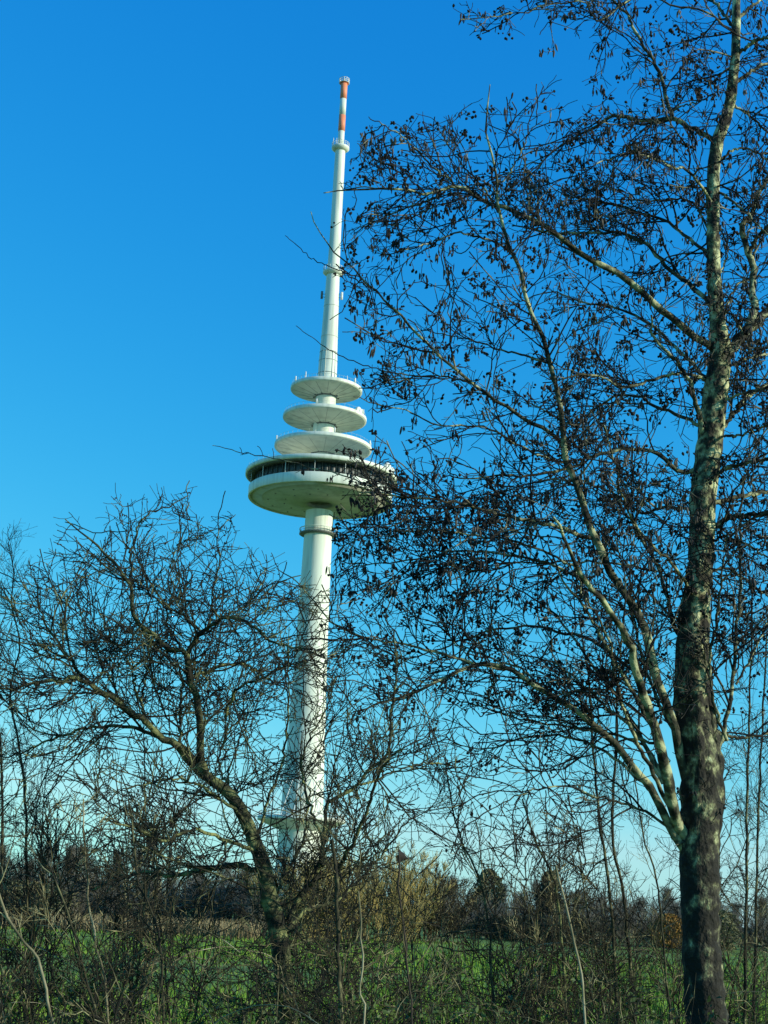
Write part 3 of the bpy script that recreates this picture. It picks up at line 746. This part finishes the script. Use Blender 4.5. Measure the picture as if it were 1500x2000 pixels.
# ------------------------------------------------------------------ old fruit tree on the left
OLD = 9.5
old_trunk = [(350, 1458, 17), (375, 1490, 19), (398, 1512, 20), (420, 1528, 21), (442, 1545, 22), (463, 1570, 24), (482, 1607, 25), (500, 1652, 28), (515, 1693, 30), (525, 1749, 32), (541, 1805, 34), (553, 1898, 36), (562, 2000, 38), (565, 2060, 40)]
OL = [
 ([(384,1500),(355,1462),(310,1437),(276,1400),(254,1393),(224,1363),(194,1348),(149,1322),(115,1330),(75,1331),(30,1345),(-20,1340)],16,3,-0.8),
 ([(320,1447),(299,1437),(261,1422),(224,1417),(179,1422),(131,1434),(82,1452),(30,1475),(-10,1480)],8,2.5,0.5),
 ([(405,1520),(391,1479),(390,1404),(381,1355),(368,1318),(364,1284),(355,1270),(328,1266),(306,1247),(269,1217),(258,1176),(254,1139),(239,1120),(209,1083),(164,1046),(127,1014)],17,2,-0.5),
 ([(254,1125),(254,1079),(265,1049),(276,1016),(306,997),(336,986),(368,968)],6,2,0.4),
 ([(250,1072),(246,1038),(235,1012),(238,990),(235,965)],3,1.2,0.1),
 ([(363,1285),(384,1247),(407,1225),(440,1206),(485,1217),(523,1247),(560,1262),(610,1270)],10,2.5,-0.7),
 ([(407,1226),(414,1199),(418,1143),(429,1094),(425,1049),(444,1016),(460,1005)],5,1.5,0.4),
 ([(426,1052),(410,1035),(396,1027),(370,1015),(352,1005)],2.2,1.2,0.1),
 ([(395,1235),(370,1215),(351,1199),(325,1187),(295,1161),(261,1131),(230,1110),(205,1098)],6,2,0.5),
 ([(381,1345),(373,1329),(403,1311),(440,1299),(482,1299),(500,1311),(530,1330),(570,1335)],8,2.5,0.8),
 ([(440,1400),(459,1352),(485,1333),(515,1322),(560,1300),(600,1295)],6,2,-0.5),
 ([(300,1430),(276,1378),(284,1329),(290,1300),(295,1281),(300,1240)],6,3,0.6),
 ([(276,1378),(262,1340),(261,1318),(245,1280),(215,1250)],5,2,-0.4),
 ([(180,1340),(149,1305),(119,1262),(93,1225),(78,1191),(71,1143),(60,1120),(55,1095)],7,1.6,-0.3),
 ([(352,1462),(351,1425),(351,1385),(355,1329),(345,1290)],7,4,0.5),
 ([(628,1690),(633,1627),(637,1587),(641,1564),(670,1557),(698,1532),(727,1498),(757,1465),(763,1420),(763,1390),(770,1360),(773,1283),(770,1230)],9,3,0.4),
 ([(560,1800),(590,1745),(615,1715),(625,1690),(630,1660)],11,8,0.1),
 ([(657,1740),(664,1693),(677,1667),(703,1617),(723,1567),(733,1533),(750,1490),(790,1460)],9,3,-0.6),
 ([(500,1652),(515,1600),(526,1549),(543,1515),(552,1488),(558,1454),(562,1406),(564,1340),(560,1290)],7,2.5,0.4),
 ([(482,1615),(470,1590),(430,1560),(380,1530),(340,1520),(290,1530),(240,1540)],7,2.5,-0.7),
 ([(515,1700),(450,1690),(400,1700),(340,1710),(290,1705),(230,1715),(180,1740)],12,5,0.9),
 ([(505,1665),(440,1640),(380,1620),(320,1640),(270,1620),(200,1600)],8,3,-1.2),
 ([(530,1770),(560,1700),(590,1650),(600,1600),(605,1540)],8,3,0.9),
 ([(545,1830),(600,1780),(660,1760),(720,1700),(760,1650),(800,1600)],8,3,1.2),
 ([(630,1640),(600,1560),(590,1500),(610,1430),(640,1380),(650,1330)],6,2,0.5),
 ([(700,1532),(740,1520),(790,1500),(850,1490),(900,1500)],5,2,0.6),
 ([(480,1600),(430,1500),(440,1440),(470,1400),(480,1350)],6,2,1.2),
 ([(250,1390),(200,1300),(180,1250),(160,1200),(150,1160)],5,2,1.0),
 ([(355,1270),(330,1230),(330,1180),(350,1130),(340,1090),(355,1060)],5,2,0.9),
 ([(440,1206),(480,1180),(500,1150),(520,1120),(500,1090)],4,1.6,0.2),
 ([(485,1217),(520,1190),(555,1180),(590,1165)],4,1.6,0.3),
]
oldt, ooff, rngO, LPo, LRo, PTo, RTo = tree_from('fruit_tree', None, OLD, old_trunk, OL, (M_old_bark, M_old_bark, M_old_twig), 12,
    'gnarled bare fruit tree with mossy crooked limbs left of the tower', 'tree', None)
OW = np.ones(len(OL)); OW[[22, 23, 24, 10, 18]] = 0.35
O_LIM = [(-50, 1090), (20, 1090), (60, 1100), (100, 1040), (127, 1014), (160, 1060), (200, 1060), (225, 985), (250, 985), (270, 1000), (300, 960), (370, 962), (385, 1020), (420, 1020), (444, 1005), (470, 1060), (500, 1085), (600, 1130), (640, 1150), (760, 1180), (800, 1350), (870, 1400), (920, 1480), (960, 1600)]
Q1, S1 = grow(rngO, LPo, LRo, 430, (0.22, 0.9), (35, 75), (0.12, 1.0), 7, 0.19, 0.14, 0.03, 0.010, 0.0036, 0.5, w=OW)
Qx, Sx = grow(rngO, PTo[None, 40:120], RTo[None, 40:120], 50, (0.3, 1.0), (40, 85), (0.0, 1.0), 7, 0.2, 0.2, 0.03, 0.010, 0.0030, 0.2)
Q1 = np.concatenate([Q1, Qx]); S1 = np.concatenate([S1, Sx])
Q1, S1 = prune(Q1, S1, O_LIM, rngO, 'top', 16)
Q2, S2 = grow(rngO, Q1, S1, 2300, (0.12, 0.5), (30, 70), (0.1, 1.0), 5, 0.15, 0.08, 0.015, 0.008, 0.0027, 0.4)
Q2t, S2t = grow(rngO, LPo, LRo, 700, (0.08, 0.35), (35, 85), (0.3, 1.0), 5, 0.22, 0.12, 0.03, 0.008, 0.0022, 0.4)
Q2 = np.concatenate([Q2, Q2t]); S2 = np.concatenate([S2, S2t])
Q2, S2 = prune(Q2, S2, O_LIM, rngO, 'top', 16)
Q3, S3 = grow(rngO, Q2, S2, 6500, (0.04, 0.2), (35, 80), (0.1, 1.0), 3, 0.16, 0.08, 0.02, 0.008, 0.0020, 0.3)
link('twigs', tube_mesh('twigs', [(Q1 + ooff, S1, 5), (Q2 + ooff, S2, 4), (Q3 + ooff, S3, 3)], M_old_twig), oldt, 'stuff')
bi = rngO.integers(0, len(Q2), 5200); bk = rngO.integers(1, 5, 5200)
pb = Q2[bi, bk] + rngO.normal(0, 0.004, (5200, 3)) + ooff
TV3, TF3 = tmpl_capsule(4, 1, 0.5, 0.0)
V, Fc = scatter(rngO, TV3, TF3, pb, rngO.uniform(0.010, 0.026, len(pb)), 1.2, rngO.uniform(0.007, 0.014, len(pb)))
link('buds', mesh_np('buds', V, Fc, 3, M_bud), oldt, 'stuff')

# ------------------------------------------------------------------ procedural bare plants (prototypes, then copies sharing their meshes)
def bare_plant(name, seed, stems, height, spread, lean, r0, c1, c2, c3, l1, l2, l3, m_stem, m_twig, up=0.25, leaves=None, canes=0, t0=0.25, rm=0.0012):
    rng = np.random.default_rng(seed)
    root = empty(name)
    N = 16
    SP, SR = [], []
    for k in range(stems):
        th = rng.uniform(0, 2 * math.pi); d = rng.uniform(0, spread)
        p = np.array([d * math.cos(th), d * math.sin(th), -0.05])
        v = np.array([math.cos(th) * lean * rng.uniform(0.2, 1), math.sin(th) * lean * rng.uniform(0.2, 1), 1.0]); v += rng.normal(0, 0.05, 3)
        h = height * rng.uniform(0.7, 1.0)
        pts = [p]
        for i in range(N - 1):
            v = norm(v + rng.normal(0, 0.07, 3) + np.array([0, 0, 0.03])); p = p + v * h / (N - 1); pts.append(p)
        SP.append(pts); SR.append(r0 * rng.uniform(0.6, 1) * np.linspace(1, 0.18, N) ** 0.9)
        V, Q = tubes(np.array([pts]), SR[-1][None], 6, 0.04, rng)
        link('trunk' if stems == 1 else 'stem', mesh_np('stem', V, Q, 4, m_stem), root)
    SP = np.array(SP); SR = np.array(SR)
    A, a = grow(rng, SP, SR, c1, l1, (25, 60), (t0, 1.0), 7, 0.16, up, 0.04, 0.011, rm * 2, 0.5)
    B, b = grow(rng, A, a, c2, l2, (25, 65), (0.15, 1.0), 5, 0.2, up * 0.6, 0.03, 0.009, rm * 1.4, 0.4)
    C, c = grow(rng, B, b, c3, l3, (25, 70), (0.15, 1.0), 3, 0.24, up * 0.5, 0.02, 0.008, rm, 0.3)
    link('twigs', tube_mesh('twigs', [(A, a, 5), (B, b, 3), (C, c, 3)], m_twig), root, 'stuff')
    if canes:
        P = []
        for k in range(canes):
            th = rng.uniform(0, 2 * math.pi); q = np.array([rng.normal(0, spread), rng.normal(0, spread), rng.uniform(0.3, height * 0.8)])
            v = np.array([math.cos(th), math.sin(th) * 0.5, rng.uniform(0.0, 0.8)]); L = rng.uniform(0.4, 1.1); pts = [q]
            for i in range(9):
                v = norm(v + np.array([0, 0, -0.16]) + rng.normal(0, 0.05, 3)); q = q + v * L / 9; pts.append(q)
            P.append(pts)
        P = np.array(P); Rc = np.repeat(np.linspace(1, 0.4, 10)[None], canes, 0) * rng.uniform(0.0022, 0.0045, (canes, 1))
        link('dead_canes', tube_mesh('dead_canes', [(P, Rc, 4)], M_cane), root, 'stuff')
    if leaves:
        nl, m, size, zmax = leaves
        i = rng.integers(0, len(B), nl * 3); p = B[i, rng.integers(0, 5, nl * 3)] + rng.normal(0, size, (nl * 3, 3))
        p = p[p[:, 2] < zmax][:nl]
        leaf_cloud('leaves', p, size, m, root, rng)
    return root

def leaf_cloud(name, p, size, m, root, rng):
    n = len(p)
    u = norm(rng.normal(size=(n, 3))); w = norm(np.cross(u, rng.normal(size=(n, 3))))
    s = size * rng.uniform(0.6, 1.3, (n, 1)); fold = np.cross(u, w)
    V = np.stack([p - u * s, p + w * s * 0.55 + fold * s * 0.2, p + u * s, p - w * s * 0.55 + fold * s * 0.2], 1)
    q = np.arange(n * 4).reshape(n, 4)
    Fc = np.concatenate([q[:, [0, 1, 2]], q[:, [0, 2, 3]]])
    return link(name, mesh_np(name, V.reshape(-1, 3), Fc, 3, m, False), root, 'stuff')

def copy_tree(src):
    r = src.copy(); COL.objects.link(r)
    for ch in src.children:
        c = ch.copy(); COL.objects.link(c); c.parent = r
    return r
_used = set()
def place(src, loc, rz, sc, label, cat, group=None):
    if src.name in _used: o = copy_tree(src)
    else: o = src; _used.add(src.name)
    o.location = loc; o.rotation_euler = (0, 0, rz)
    o.scale = sc if isinstance(sc, tuple) else (sc, sc, sc)
    if group is None and 'group' in o: del o['group']
    return tag(o, label, cat, group)
def gx(px, dist, y=1775):
    """ground x under photo column px at distance dist (on the horizon line)"""
    p = at(px, y + (px - 750) * math.tan(ROLL), dist)
    return float(p[0])

# near hedge: shrubs between the road and the meadow
hedge = [bare_plant('hedge_shrub', 31 + k, 7, (3.3, 2.9, 3.1, 3.5)[k], 0.45, 0.42, 0.014, 44, 260, 720, (0.3, 0.95), (0.12, 0.5), (0.04, 0.2), M_hedge_stem, M_hedge_twig, 0.10, canes=16, t0=0.3, rm=0.0021) for k in range(4)]
bram = [bare_plant('bramble_bush', 51 + k, 9, (2.3, 2.1)[k], 0.5, 0.6, 0.008, 60, 380, 800, (0.25, 0.8), (0.12, 0.45), (0.04, 0.18), M_hedge_stem, M_hedge_twig, 0.0, leaves=(1500, M_bramble, 0.02, 2.0), canes=20, t0=0.35) for k in range(2)]
rngH = np.random.default_rng(77)
def where(px):
    for lim, t in ((60, 'at the left edge'), (170, 'before the dry grass'), (290, 'well left of the fruit tree'), (420, 'just left of the fruit tree trunk'), (540, 'close by the fruit tree trunk'),
                   (650, 'below the tower'), (760, 'before the big willow bush'), (880, 'before the willow clump end'), (1000, 'right of the willow clump'), (1110, 'below the narrow dark evergreen'),
                   (1210, 'beside the pair of saplings'), (1310, 'before the golden bush'), (1420, 'at the alder trunk'), (1490, 'right of the alder trunk')):
        if px < lim: return t
    return 'at the right edge'
_seen = {}
def uniq(t):
    """a second one at the same spot is told apart by its side"""
    n = _seen.get(t, 0); _seen[t] = n + 1
    return t if n == 0 else t + (', right-hand neighbour', ', farther right', ', rightmost there', ', last one there')[min(n - 1, 3)]
G_H = 'bare shrubs of the hedge at the edge of the meadow'
k = 0
for dist, x0, x1, step, hs, rown in ((7.2, -60, 1560, 290, 0.66, 'front low shrub'), (8.9, 30, 1600, 270, 0.76, 'twiggy brown shrub'), (12.9, -80, 1560, 175, 1.04, 'taller rear shrub'), (13.9, 830, 1330, 92, 1.22, 'tall thin-twigged shrub'), (13.6, -60, 330, 105, 1.18, 'tall thin-twigged shrub')):
    px_ = x0
    while px_ < x1:
        d = dist + rngH.uniform(-0.5, 0.5); xx = px_ + rngH.uniform(-40, 40); X = gx(xx, d)
        s = hs * rngH.uniform(0.86, 1.1) * (1.1 if px_ < 700 else 0.94)
        if 560 < xx < 880: s *= 0.8
        place(hedge[k % 4], (X, d, 0), rngH.uniform(0, 6.28), s, uniq(rown + ' in the hedge, ' + where(xx)), 'shrub', G_H)
        k += 1; px_ += step
G_B = 'bramble bushes along the foot of the hedge'
for j, px_ in enumerate(range(-20, 1560, 150)):
    d = 8.0 + rngH.uniform(-0.5, 2.2)
    place(bram[j % 2], (gx(px_, d), d, 0), rngH.uniform(0, 6.28), rngH.uniform(0.88, 1.08), uniq('low green-leaved bramble bush ' + where(px_)), 'bramble', G_B)

# traced stems that stand out before the meadow, each a young plant of its own
def sapling(pts, w0, w1, d0, label, m_stem=M_hedge_stem, seed=0, twigs=60, name='young_tree', cat='young tree', leaf=None, up=0.3, l1=(0.15, 0.6), t0=0.25):
    rng = np.random.default_rng(seed)
    P = [at(x, y, d0) for x, y in pts]
    if P[0][2] < P[-1][2]: P = P[::-1]
    z = P[-1][2]
    sl = float(np.clip((P[-1][0] - P[-2][0]) / max(P[-2][2] - P[-1][2], 0.05), -0.35, 0.35))
    P = np.array(P + [np.array([P[-1][0] + sl * z * 0.4, d0, z * 0.5]), np.array([P[-1][0] + sl * z * 0.55, d0, -0.05])])
    root = tag(empty(name, (float(P[-1][0]), d0, 0)), label, cat)
    of = -np.array([P[-1][0], d0, 0])
    Pn = resample(P, 40)[::-1]; Pn[2:-1] += rng.normal(0, 0.004, (37, 3)); R = limb_radii(w0, w1, d0, 40)
    V, Q = tubes((Pn + of)[None], R[None] * (1 + rng.normal(0, 0.04, (1, 40))), 7, 0.03, rng)
    link('stem', mesh_np('stem', V, Q, 4, m_stem), root)
    if twigs:
        A, a = grow(rng, (Pn + of)[None], R[None], twigs // 2, l1, (30, 65), (t0, 1.0), 6, 0.17, up, 0.03, 0.009, 0.0018, 0.4)
        B, b = grow(rng, A, a, twigs * 4, (0.06, 0.3), (25, 65), (0.15, 1.0), 4, 0.2, up * 0.5, 0.02, 0.008, 0.0014, 0.3)
        C, c = grow(rng, B, b, twigs * 8, (0.03, 0.12), (25, 65), (0.15, 1.0), 3, 0.2, up * 0.5, 0.02, 0.008, 0.0011, 0.3)
        link('twigs', tube_mesh('twigs', [(A, a, 5), (B, b, 3), (C, c, 3)], M_hedge_twig), root, 'stuff')
    return root, of
SAP = [
 ([(97,1690),(108,1719),(131,1786),(149,1831),(164,1898),(187,1973),(200,2040)],10,3,6.8,'slanting brown sapling before the meadow at the lower left, its top leaning left',M_hedge_stem,40),
 ([(163,1560),(164,1640),(172,1711),(175,1767),(187,1842),(205,1917),(212,2000)],7,3,7.4,'slender pale upright stem rising before the dry grass at the left',M_cane,30),
 ([(250,1560),(261,1618),(269,1711),(291,1767),(310,1823),(317,1917),(322,2000)],9,3,7.0,'forked dark sapling with one pale arching side shoot left of the fruit tree trunk',M_hedge_stem,60),
 ([(-8,1730),(0,1756),(22,1805),(56,1850),(90,1930)],7,5,6.4,'pale cut stem slanting down from the left edge of the meadow',M_cane,14),
 ([(648,1640),(655,1690),(660,1750),(659,1833),(662,1900),(665,2000)],13,7,7.2,'stout pale green upright pole before the willow bush',M_hedge_stem,60),
 ([(700,1740),(705,1790),(707,1877),(707,1933),(713,2010)],6,3,6.8,'thin straight pale stalk standing below the willow bush',M_cane,20),
 ([(1085,1690),(1100,1750),(1113,1800),(1130,1883),(1143,2010)],7,4,7.0,'pale leaning stalk in front of the right part of the meadow',M_cane,30),
 ([(1130,1200),(1150,1330),(1158,1450),(1167,1567),(1180,1667),(1193,1760),(1200,1880)],9,3,12.5,'slim sapling leaning left beside the alder, left one of its close pair',M_hedge_stem,90),
 ([(1215,1240),(1206,1350),(1203,1450),(1197,1583),(1200,1667),(1217,1740),(1230,1880)],10,3,12.8,'slim upright sapling beside the alder, right one of its close pair',M_hedge_stem,90),
 ([(1235,1480),(1247,1567),(1262,1650),(1283,1720),(1296,1850)],6,2.5,12.2,'thin sapling leaning against the sky close by the alder trunk',M_hedge_stem,60),
 ([(1470,1130),(1466,1300),(1462,1450),(1459,1583),(1457,1783),(1455,1900)],8,3,13.0,'straight dark sapling just right of the alder trunk',M_hedge_stem,120),
 ([(1500,1200),(1490,1400),(1482,1550),(1478,1717),(1474,1900)],7,3,13.4,'second straight dark sapling right of the alder, nearer the edge',M_hedge_stem,120),
 ([(15,1060),(28,1120),(22,1180),(40,1260),(20,1340),(35,1450),(50,1560),(52,1700),(60,1850)],9,2,13.0,'bare grey young tree at the left edge, behind the fruit tree',M_hedge_stem,170),
 ([(-30,1080),(-10,1160),(-5,1250),(-14,1340),(0,1450),(5,1600),(0,1750)],9,2,14.0,'bare grey young tree half cut off by the left edge',M_hedge_stem,150),
 ([(870,1480),(880,1560),(900,1640),(930,1700),(950,1780),(960,1900)],7,2.5,11.5,'crooked thin sapling between the willow bush and the alder',M_hedge_stem,70),
 ([(1020,1560),(1045,1640),(1075,1700),(1090,1760),(1100,1880)],9,3,12.0,'dark many-twigged sapling in front of the dark evergreen',M_old_bark,80),
]
for j, (pts, w0, w1, d0, lab, m, tw) in enumerate(SAP):
    sapling(pts, w0, w1, d0, lab, m, 100 + j, tw)
r, of = sapling([(779,1664),(781,1700),(783,1745),(790,1830),(800,1930)], 5, 3.5, 6.6, 'thin dark stalk that carries one withered black leaf above the willow bush', M_bud, 140, 8, name='stalk', cat='stalk')
o = link('withered_leaf', leaf_mesh('withered_leaf', 0.062, M_dead_leaf), r); o.location = at(780, 1668, 6.6) + of; o.rotation_euler = (0.5, -1.3, 0.35)

# ------------------------------------------------------------------ beyond the meadow
far = [bare_plant('bare_tree', 60 + k, 1, (9.0, 7.5, 8.2)[k], 0.0, 0.1, 0.16, 60, 700, 2600, (1.4, 3.6), (0.6, 1.8), (0.3, 0.9), M_far_bark, M_far_twig, 0.35, t0=0.15, rm=0.012) for k in range(3)]
fshrub = [bare_plant('bare_bush', 70 + k, 16, (4.6, 4.0)[k], 1.2, 0.5, 0.06, 120, 900, 2200, (0.8, 2.0), (0.4, 1.2), (0.2, 0.6), M_far_bark, M_far_twig, 0.3, t0=0.05, rm=0.012) for k in range(2)]
G_T = 'bare trees along the far edge of the meadow'
rngF = np.random.default_rng(91)
for j in range(22):                                            # left part, higher
    px_ = -60 + j * 27 + rngF.uniform(-8, 8); d = rngF.uniform(120, 175)
    hgt = (0.62 if px_ < 330 else 0.52) * rngF.uniform(0.85, 1.15) * d / 130
    place(far[j % 3], (gx(px_, d), d, 0), rngF.uniform(0, 6.28), hgt, uniq('bare grey-brown far-row tree, ' + where(px_)), 'tree', G_T)
for j in range(30):                                            # right part, lower and darker
    px_ = 850 + j * 24 + rngF.uniform(-8, 8); d = rngF.uniform(172, 215)
    place(far[j % 3], (gx(px_, d), d, 0), rngF.uniform(0, 6.28), rngF.uniform(0.52, 0.76), uniq('low dark bare far-row tree, ' + where(px_)), 'tree', 'low bare trees behind the right part of the meadow')
for j in range(40):
    px_ = -60 + j * 41 + rngF.uniform(-10, 10)
    if 560 < px_ < 850: continue
    d = rngF.uniform(158, 170) if px_ > 600 else rngF.uniform(118, 135)
    place(fshrub[j % 2], (gx(px_, d), d, 0), rngF.uniform(0, 6.28), rngF.uniform(0.7, 1.1), uniq('bare brown bush at the field edge, ' + where(px_)), 'bush', 'bare bushes at the foot of the far tree row')

# the willow: dome of golden-brown rods in front of the tower's foot
def willow(name, seed, cx, d, w, h, label, m, n1=130):
    root = tag(empty(name, (cx, d, 0)), label, 'bush')
    rng = np.random.default_rng(seed)
    N = 12; P = []; R = []
    for k in range(n1):
        th = rng.uniform(0, 2 * math.pi); rad = math.sqrt(rng.uniform(0, 1))
        p = np.array([rad * w * 0.35 * math.cos(th), rad * w * 0.25 * math.sin(th), 0.0])
        L = h * math.sqrt(max(0.1, 1 - 0.5 * rad * rad)) * rng.uniform(0.8, 1.0)
        v = np.array([math.cos(th) * rad * 0.55, math.sin(th) * rad * 0.5, 1.0]); pts = [p]
        for i in range(N - 1):
            v = norm(v + rng.normal(0, 0.05, 3)); p = p + v * L / (N - 1); pts.append(p)
        P.append(pts); R.append(np.linspace(0.04, 0.012, N))
    P = np.array(P); R = np.array(R)
    A, a = grow(rng, P, R, 1200, (0.6, 1.9), (12, 42), (0.12, 1.0), 5, 0.12, 0.25, 0.05, 0.009, 0.014, 0.5)
    B, b = grow(rng, A, a, 7500, (0.3, 0.9), (12, 45), (0.1, 1.0), 3, 0.14, 0.2, 0.04, 0.009, 0.017, 0.3)
    link('stems', tube_mesh('stems', [(P, R, 5)], m), root, 'stuff')
    link('twigs', tube_mesh('twigs', [(A, a, 3), (B, b, 3)], m), root, 'stuff')
willow('willow_bush', 1, gx(712, 128), 128, 13.0, 8.2, 'big rounded olive-gold willow bush hiding the foot of the tower', M_willow)
willow('willow_bush', 2, gx(600, 122), 122, 7.5, 6.6, 'olive willow bush at the left side of the tower foot', M_willow, 90)
willow('willow_bush', 3, gx(825, 134), 134, 8.5, 7.0, 'reddish-brown lower willow bush at the right end of the clump', M_hedge_twig, 90)

def evergreen(name, seed, px_, d, w, h, label, m, cat, n=5000, pointed=True, size=0.16):
    root = tag(empty(name, (gx(px_, d), d, 0)), label, cat)
    rng = np.random.default_rng(seed)
    z = rng.uniform(0.05, 1, n) ** 0.9; th = rng.uniform(0, 2 * math.pi, n)
    prof = (1 - z) ** 0.75 if pointed else np.sqrt(np.maximum(0.02, 1 - (z * 1.9 - 0.9) ** 2))
    lump = 1 + 0.22 * np.sin(th * 3 + z * 9) + 0.15 * np.sin(th * 7 - z * 17)
    r = w / 2 * prof * lump * np.sqrt(rng.uniform(0.25, 1, n))
    p = np.stack([r * np.cos(th), r * np.sin(th), z * h], 1)
    leaf_cloud('crown', p, size, m, root, rng)
    V, Q = tubes(np.array([[[0, 0, 0], [0, 0, h * 0.9]]]), np.array([[0.16, 0.03]]), 6)
    link('trunk', mesh_np('trunk', V, Q, 4, M_far_bark), root)
evergreen('evergreen_tree', 1, 1072, 165, 2.8, 7.4, 'narrow dark evergreen standing up out of the low tree row', M_conifer, 'tree', pointed=False)
evergreen('ivy_tree', 2, 952, 168, 3.6, 7.4, 'rounded olive green ivy-clad tree right of the willow bush', M_olive, 'tree', pointed=False)
evergreen('golden_bush', 3, 1306, 150, 3.4, 3.4, 'small golden-yellow bush close to the alder trunk, behind the meadow', M_gold, 'bush', 3500, pointed=False, size=0.12)
evergreen('green_bush', 4, 40, 120, 8.5, 3.4, 'wide low green bush at the far left behind the meadow', M_olive, 'bush', 5000, pointed=False, size=0.14)
evergreen('round_bush', 5, 1405, 150, 4.0, 4.0, 'round grey-green bush seen just right of the alder trunk', M_olive, 'bush', 4000, pointed=False, size=0.13)
evergreen('dark_bush', 6, 1040, 158, 13.0, 2.6, 'wide black-looking evergreen bush at the meadow edge below the narrow evergreen', M_conifer, 'bush', 7000, pointed=False, size=0.16)

# distant wood, one mass
def wood():
    rng = np.random.default_rng(8)
    n = 18000
    x = rng.uniform(-160, 190, n); y = 235 + rng.uniform(0, 25, n)
    top = 6.0 + 1.2 * np.sin(x * 0.21) + 1.0 * np.sin(x * 0.53 + 1) + 0.8 * np.sin(x * 1.3 + 2)
    z = rng.uniform(0, 1, n) ** 0.8 * top
    p = np.stack([x, y, z], 1)
    u = norm(rng.normal(size=(n, 3)) * np.array([0.5, 0.5, 1.3])); L = rng.uniform(0.8, 2.0, (n, 1))
    P = np.stack([p, p + u * L * 0.5 + rng.normal(0, 0.06, (n, 3)), p + u * L], 1)
    link('distant_wood', tube_mesh('distant_wood', [(P, np.full((n, 3), 0.035), 3)], M_wood_dark))
    o = bpy.data.objects['distant_wood']; tag(o, 'dark bare wood that closes the view behind the tree rows', 'wood', kind='stuff')
wood()

# dry reeds at the left far edge, grass on the meadow
def blades(name, n, fx, fy, h, w, m, seed, label, cat):
    rng = np.random.default_rng(seed)
    y = fy(rng, n); x = fx(rng, n, y)
    hh = rng.uniform(h[0], h[1], n); th = rng.uniform(0, 6.28, n); ww = (w * rng.uniform(0.6, 1.4, n))
    bx = rng.normal(0, 0.25, n) * hh; by = rng.normal(0, 0.25, n) * hh
    c, s = np.cos(th) * ww, np.sin(th) * ww
    z0 = np.full(n, -0.1)
    V = np.stack([np.stack([x - c, y - s, z0], 1), np.stack([x + c, y + s, z0], 1),
                  np.stack([x + bx * 0.4 + c * 0.7, y + by * 0.4 + s * 0.7, hh * 0.6], 1), np.stack([x + bx, y + by, hh], 1),
                  np.stack([x + bx * 0.4 - c * 0.7, y + by * 0.4 - s * 0.7, hh * 0.6], 1)], 1).reshape(-1, 3)
    q = np.arange(n * 5).reshape(n, 5)
    Fc = np.concatenate([q[:, [0, 1, 2]], q[:, [0, 2, 4]], q[:, [4, 2, 3]]])
    o = link(name, mesh_np(name, V, Fc, 3, m, False)); tag(o, label, cat, kind='stuff')
wedge = lambda rng, n, y: (rng.uniform(-0.30, 0.30, n)) * y
blades('grass', 60000, wedge, lambda r, n: 24 + 110 * r.uniform(0, 1, n) ** 1.6, (0.12, 0.34), 0.022, M_blade, 3, 'short green grass tufts growing all over the meadow', 'grass')
blades('dry_grass', 9000, lambda r, n, y: r.uniform(-42, -8, n), lambda r, n: r.uniform(112, 118, n), (0.6, 1.5), 0.03, M_reed, 4, 'pale dry grass strip along the left far edge of the meadow', 'dry grass')
